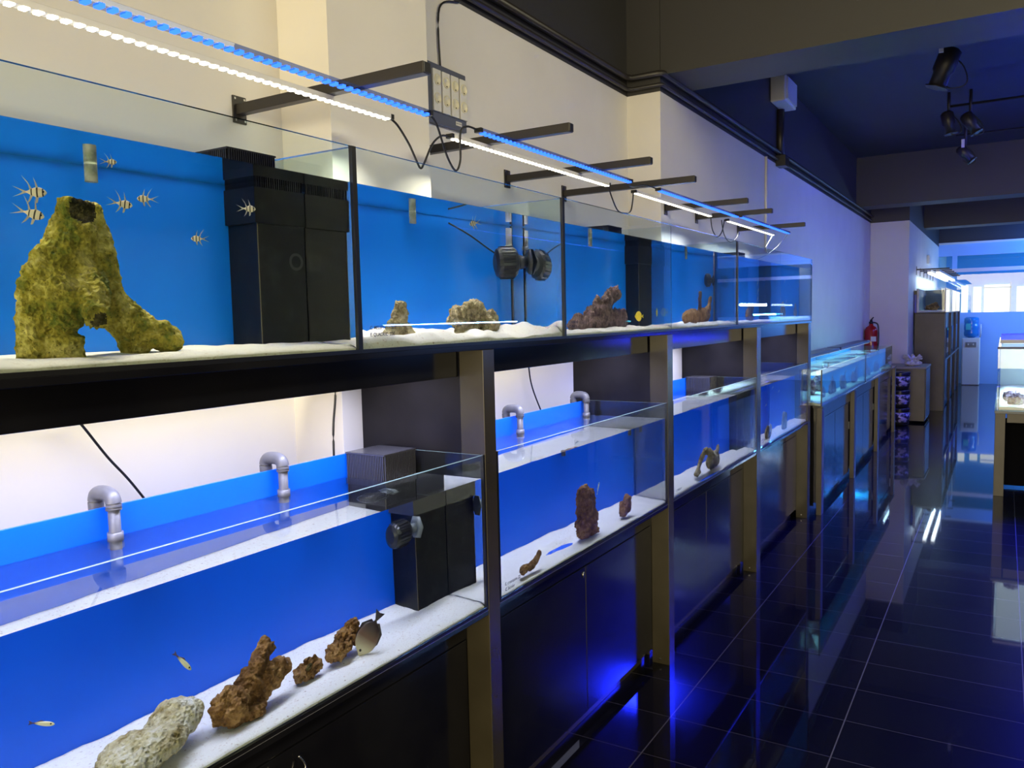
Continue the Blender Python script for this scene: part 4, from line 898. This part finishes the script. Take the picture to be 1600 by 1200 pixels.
# ------------------------------------------------------------------ right hand table with frag tank
rt = empty('display_table', (.6, 8.8, 0), 'dark framed table at the right edge carrying a brightly lit reef tank', 'table')
def tb(n, lo, hi, m='laminate'): return box(n, lo, hi, M[m], rt, .002)
tb('table_top', (-.05, 7.75, .70), (1.3, 10.2, .722), 'grey_plastic')
for x, y in ((-.045, 7.78), (1.22, 7.78), (-.045, 10.1), (1.22, 10.1)): tb('leg', (x, y, 0), (x + .075, y + .075, .699), 'brown_lam')
tb('front_rail', (.04, 7.80, .62), (1.21, 7.83, .699), 'brown_lam')
tb('side_rail', (-.03, 7.87, .62), (-.01, 10.08, .699))
tb('back_panel', (.03, 8.2, .02), (1.2, 8.22, .61), 'matte_black')
tk = empty('frag_aquarium', (.6, 8.9, .7225), 'brightly lit white reef tank on the right hand table', 'aquarium')
box('front_glass', (-.035, 7.80, .7225), (1.2, 7.81, 1.235), M['glass'], tk); box('side_glass', (-.035, 7.8105, .7225), (-.025, 10.1, 1.235), M['glass'], tk)
box('back_panel', (-.02, 10.09, .7225), (1.2, 10.1, 1.235), mat('pale_panel', (.7, .85, .9), .5), tk)
box('side_glass', (1.19, 7.8105, .7225), (1.2, 10.085, 1.235), M['glass'], tk)
box('white_base', (-.02, 7.82, .7226), (1.185, 10.08, .7235), M['white_plastic'], tk)
box('frag_rack', (.35, 8.4, 1.02), (1.15, 9.9, 1.03), mat('white_egg_crate', (.8, .85, .85), .5), tk)
box('rim_trim', (-.04, 7.793, 1.232), (1.205, 7.798, 1.25), mat('dark_blue_trim', (.02, .03, .12), .4), tk)
tag(sand((7.82, 10.08), .7225 - .006, lambda x, y, s: .745 + .012 * noise.noise(Vector((x * 7, y * 7, s))), 'pale gravel bed in the tank on the right hand table', 77, nx=20, step=.04, x0=1.18, xb=-.02), None, None)
for i, (x, y, s_) in enumerate(((.10, 8.0, 1.0), (.22, 8.25, 1.3), (.06, 8.35, .8), (.28, 7.98, .8))):
    rock('reef_rock', (x, y, .76), [((0, 0, .03), (.06 * s_, .06 * s_, .05)), ((.02, .02, .06), (.03, .03, .03 * s_))], [], 'reef_a', ('leftmost front', 'large rear', 'small rear left', 'right front')[i] + ' dark reef rock in the tank on the right hand table', 'reef rocks in the right hand tank', vox=.008, disp=.018, seed=80 + i)
lu = empty('light_unit', (.6, 8.9, 1.3), 'pale light unit bridging the tank on the right hand table', 'light unit')
box('casing', (-.02, 7.9, 1.275), (1.1, 9.6, 1.31), M['white_plastic'], lu, .004)
box('diffuser_sheet', (.0, 7.95, 1.27), (1.08, 9.55, 1.2748), M['led_cold'], lu)
for q_ in (((-.03, 7.95, 1.236), (-.015, 7.98, 1.275)), ((-.03, 9.5, 1.236), (-.015, 9.53, 1.275))): boxes('foot', [q_], M['steel'], lu)
l = bpy.data.lights.new('frag_light', 'AREA'); l.shape = 'RECTANGLE'; l.size = 1.0; l.size_y = 1.5; l.energy = 60; l.color = (.55, .85, 1); l.spread = radians(110)
lo = bpy.data.objects.new('frag_light', l); COL.objects.link(lo); lo.parent = lu; lo.location = (-.05, -.1, -.036)

# ------------------------------------------------------------------ spotlights on the ceiling
def spot(loc, ang, label, s=1.0, clip=True):
    t = empty('spotlight', loc, label, 'spotlight', 'black theatre spotlights under the ceiling')
    x, y, z = loc
    tube('stem', [(x, y, 3.6), (x, y, z + .10 * s)], .014, M['iron'], t, sp=False)
    d = Vector((sin(ang), 0, -cos(ang)))
    a = Vector(loc) - d * .13 * s; b = Vector(loc) + d * .15 * s
    bm = bmesh.new(); L0 = Vector(loc)
    atube(bm, [a - L0, a + d * .02 - L0, a + d * .16 * s - L0, a + d * .18 * s - L0, b - L0], [.05 * s, .075 * s, .075 * s, .058 * s, .062 * s], 18)
    bm2('lamp_head', bm, M['iron'], t)
    bm = bmesh.new(); atube(bm, [b - d * .004 - L0, b + d * .004 - L0], .085 * s, 6); bm2('colour_frame', bm, M['iron'], t)
    if clip: box('clip', (x - .035, y - .095 * s, z + .08 * s), (x - .005, y - .078 * s, z + .20 * s), M['white_plastic'], t)
    tube('flex', [(x + .02, y, z + .1 * s), (x + .12 * s, y, z - .02), (x + .14 * s, y, z - .14 * s), (x + .04, y, z - .16 * s), (x - .02, y, z - .1 * s)], .005, M['cable'], t)
spot((-.41, 6.8, 3.33), -.35, 'large black spotlight with cable loop, nearest on the ceiling', 1.0)
spot((-.49, 8.8, 3.33), .2, 'left of two black spotlights side by side on the ceiling bar', .75, False)
spot((-.31, 8.8, 3.30), .5, 'right of two black spotlights side by side on the ceiling bar', .75, False)
spot((-.39, 9.9, 3.20), .7, 'farthest small black spotlight with white clip', .7)
tag(tube('ceiling_bar', [(-.5, 8.8, 3.47), (3.3, 8.8, 3.47)], .012, M['iron'], sp=False), 'thin black bar under the ceiling carrying two spotlights', 'bar')
tag(tube('ceiling_bar', [(-.5, 10.3, 3.47), (3.3, 10.3, 3.47)], .010, M['iron'], sp=False), 'second thin black bar farther along the ceiling', 'bar')

# ------------------------------------------------------------------ lights of the place and added fills
def area(name, loc, size, energy, col, rot, caus=False, sy=None):
    l = bpy.data.lights.new(name, 'AREA'); l.shape = 'RECTANGLE'; l.size = size; l.size_y = sy or size; l.energy = energy; l.color = col
    l.cycles.is_caustics_light = caus
    o = bpy.data.objects.new(name, l); COL.objects.link(o); o.location = loc; o.rotation_euler = rot; return o
def point(name, loc, energy, col, r=.12):
    l = bpy.data.lights.new(name, 'POINT'); l.energy = energy; l.color = col; l.shadow_soft_size = r
    o = bpy.data.objects.new(name, l); COL.objects.link(o); o.location = loc; return o
# tubes under the deck, one per bay
for a, b in ((.2, 1.85), (2.0, 3.32), (3.46, 4.82), (4.98, 6.30)):
    area('under_deck_tube', (-1.49, (a + b) / 2, 1.475), .03, 10.0 * (b - a), (.72, .74, 1), (0, 0, 0), True, (b - a) * .95).data.spread = radians(150)
# shop front daylight behind the camera, and an unseen warm fill added to brighten the wall
area('shop_front', (.6, -4.0, 1.7), 5.0, 430, (1, .84, .50), (R90, 0, 0), sy=2.8)
area('added_wall_fill', (1.7, 2.6, 3.45), .6, 50, (1, .92, .66), (0, radians(58), 0), sy=2.6).data.spread = radians(140)
# light bars over the right hand tanks, then added unseen blue fills
def aim(name, loc, d, sx, sy, e, col):
    o = area(name, loc, sx, e, col, (0, 0, 0), sy=sy)
    z = -Vector(d).normalized(); y = Vector((0, 1, 0)); x = y.cross(z).normalized(); y = z.cross(x)
    o.matrix_world = Matrix(((x.x, y.x, z.x, loc[0]), (x.y, y.y, z.y, loc[1]), (x.z, y.z, z.z, loc[2]), (0, 0, 0, 1))); return o
aim('blue_tank_bar', (2.2, 6.7, 1.54), (-1, 0, .05), .009, 2.3, 14, (.16, .36, 1))
aim('white_tank_bar', (2.2, 18.0, 1.75), (-1, 0, 0), .05, 2.2, 40, (.5, .7, 1))
aim('blue_tank_bar', (2.2, 19.0, 1.53), (-1, 0, 0), .03, 2.0, 30, (.1, .5, 1))
aim('added_ceiling_fill', (2.2, 8.6, 2.5), (-.2, 0, 1), .3, 4, 45, (.05, .10, 1))  # unseen, added to turn the ceiling blue
aim('added_blue_wall_fill', (2.2, 10.0, 3.3), (-1, 0.1, -.75), .3, 3, 30, (.20, .25, 1)).data.spread = radians(120)  # added out of view to tint the long wall blue
aim('added_blue_wall_fill', (2.2, 14.2, 3.2), (-1, 0, -.6), .3, 3, 38, (.20, .24, 1))  # second added wall tint, farther along
aim('added_aisle_fill', (1.3, 12.8, 3.3), (-.15, -.7, -1), .5, .5, 400, (.01, .02, 1)).data.spread = radians(70)  # added out of view for blue haze on the floor
aim('added_aisle_fill', (1.3, 9.5, 3.3), (-.15, -.7, -1), .5, .5, 300, (.01, .02, 1)).data.spread = radians(70)  # nearer of the two lights added for the floor haze
aim('added_door_fill', (1.6, 6.8, 1.15), (-1, -.45, -.28), .12, .12, 14, (.006, .010, 1)).data.spread = radians(60)  # unseen, added to put blue on the cabinet doors
aim('added_bulkhead_fill', (.8, 18.2, 2.6), (0, 1, .02), .3, .3, 30, (.02, .17, 1))  # added off frame to brighten the end bulkhead
aim('added_end_fill', (1.5, 16.8, 2.9), (-.3, 1, -.8), .6, .6, 60, (.05, .20, 1))  # added off frame to brighten the end of the shop
point('far_room_lamp', (.6, 20.6, 2.9), 40, (.02, .36, 1))

W = bpy.data.worlds.new('world'); S.world = W; W.use_nodes = True
W.node_tree.nodes['Background'].inputs[0].default_value = (.02, .017, .014, 1); W.node_tree.nodes['Background'].inputs[1].default_value = .5

# ------------------------------------------------------------------ camera
cam = bpy.data.cameras.new('camera'); co = bpy.data.objects.new('camera', cam); COL.objects.link(co); S.camera = co
cam.sensor_width = 36; cam.sensor_fit = 'HORIZONTAL'; cam.lens = 36 * 1257.61297 / 1600; cam.clip_start = .02; cam.clip_end = 100
yaw, p, r = 0.548943256, -0.0817552922, -0.0227107734
f = Vector((-sin(yaw) * cos(p), cos(yaw) * cos(p), sin(p))); ri = Vector((cos(yaw), sin(yaw), 0)); up = ri.cross(f)
r2 = ri * cos(r) + up * sin(r); u2 = -ri * sin(r) + up * cos(r)
co.matrix_world = Matrix(((r2.x, u2.x, -f.x, 0), (r2.y, u2.y, -f.y, 0), (r2.z, u2.z, -f.z, 1.58), (0, 0, 0, 1)))

vs = S.view_settings; vs.view_transform = 'Standard'; vs.look = 'None'; vs.gamma = 1; vs.exposure = 0; vs.use_curve_mapping = False
cy = S.cycles
cy.max_bounces = 14; cy.diffuse_bounces = 3; cy.glossy_bounces = 5; cy.transmission_bounces = 10; cy.transparent_max_bounces = 32
cy.sample_clamp_indirect = 25.0; cy.sample_clamp_direct = 0; cy.use_denoising = True; cy.caustics_reflective = False; cy.caustics_refractive = True
cy.blur_glossy = .5
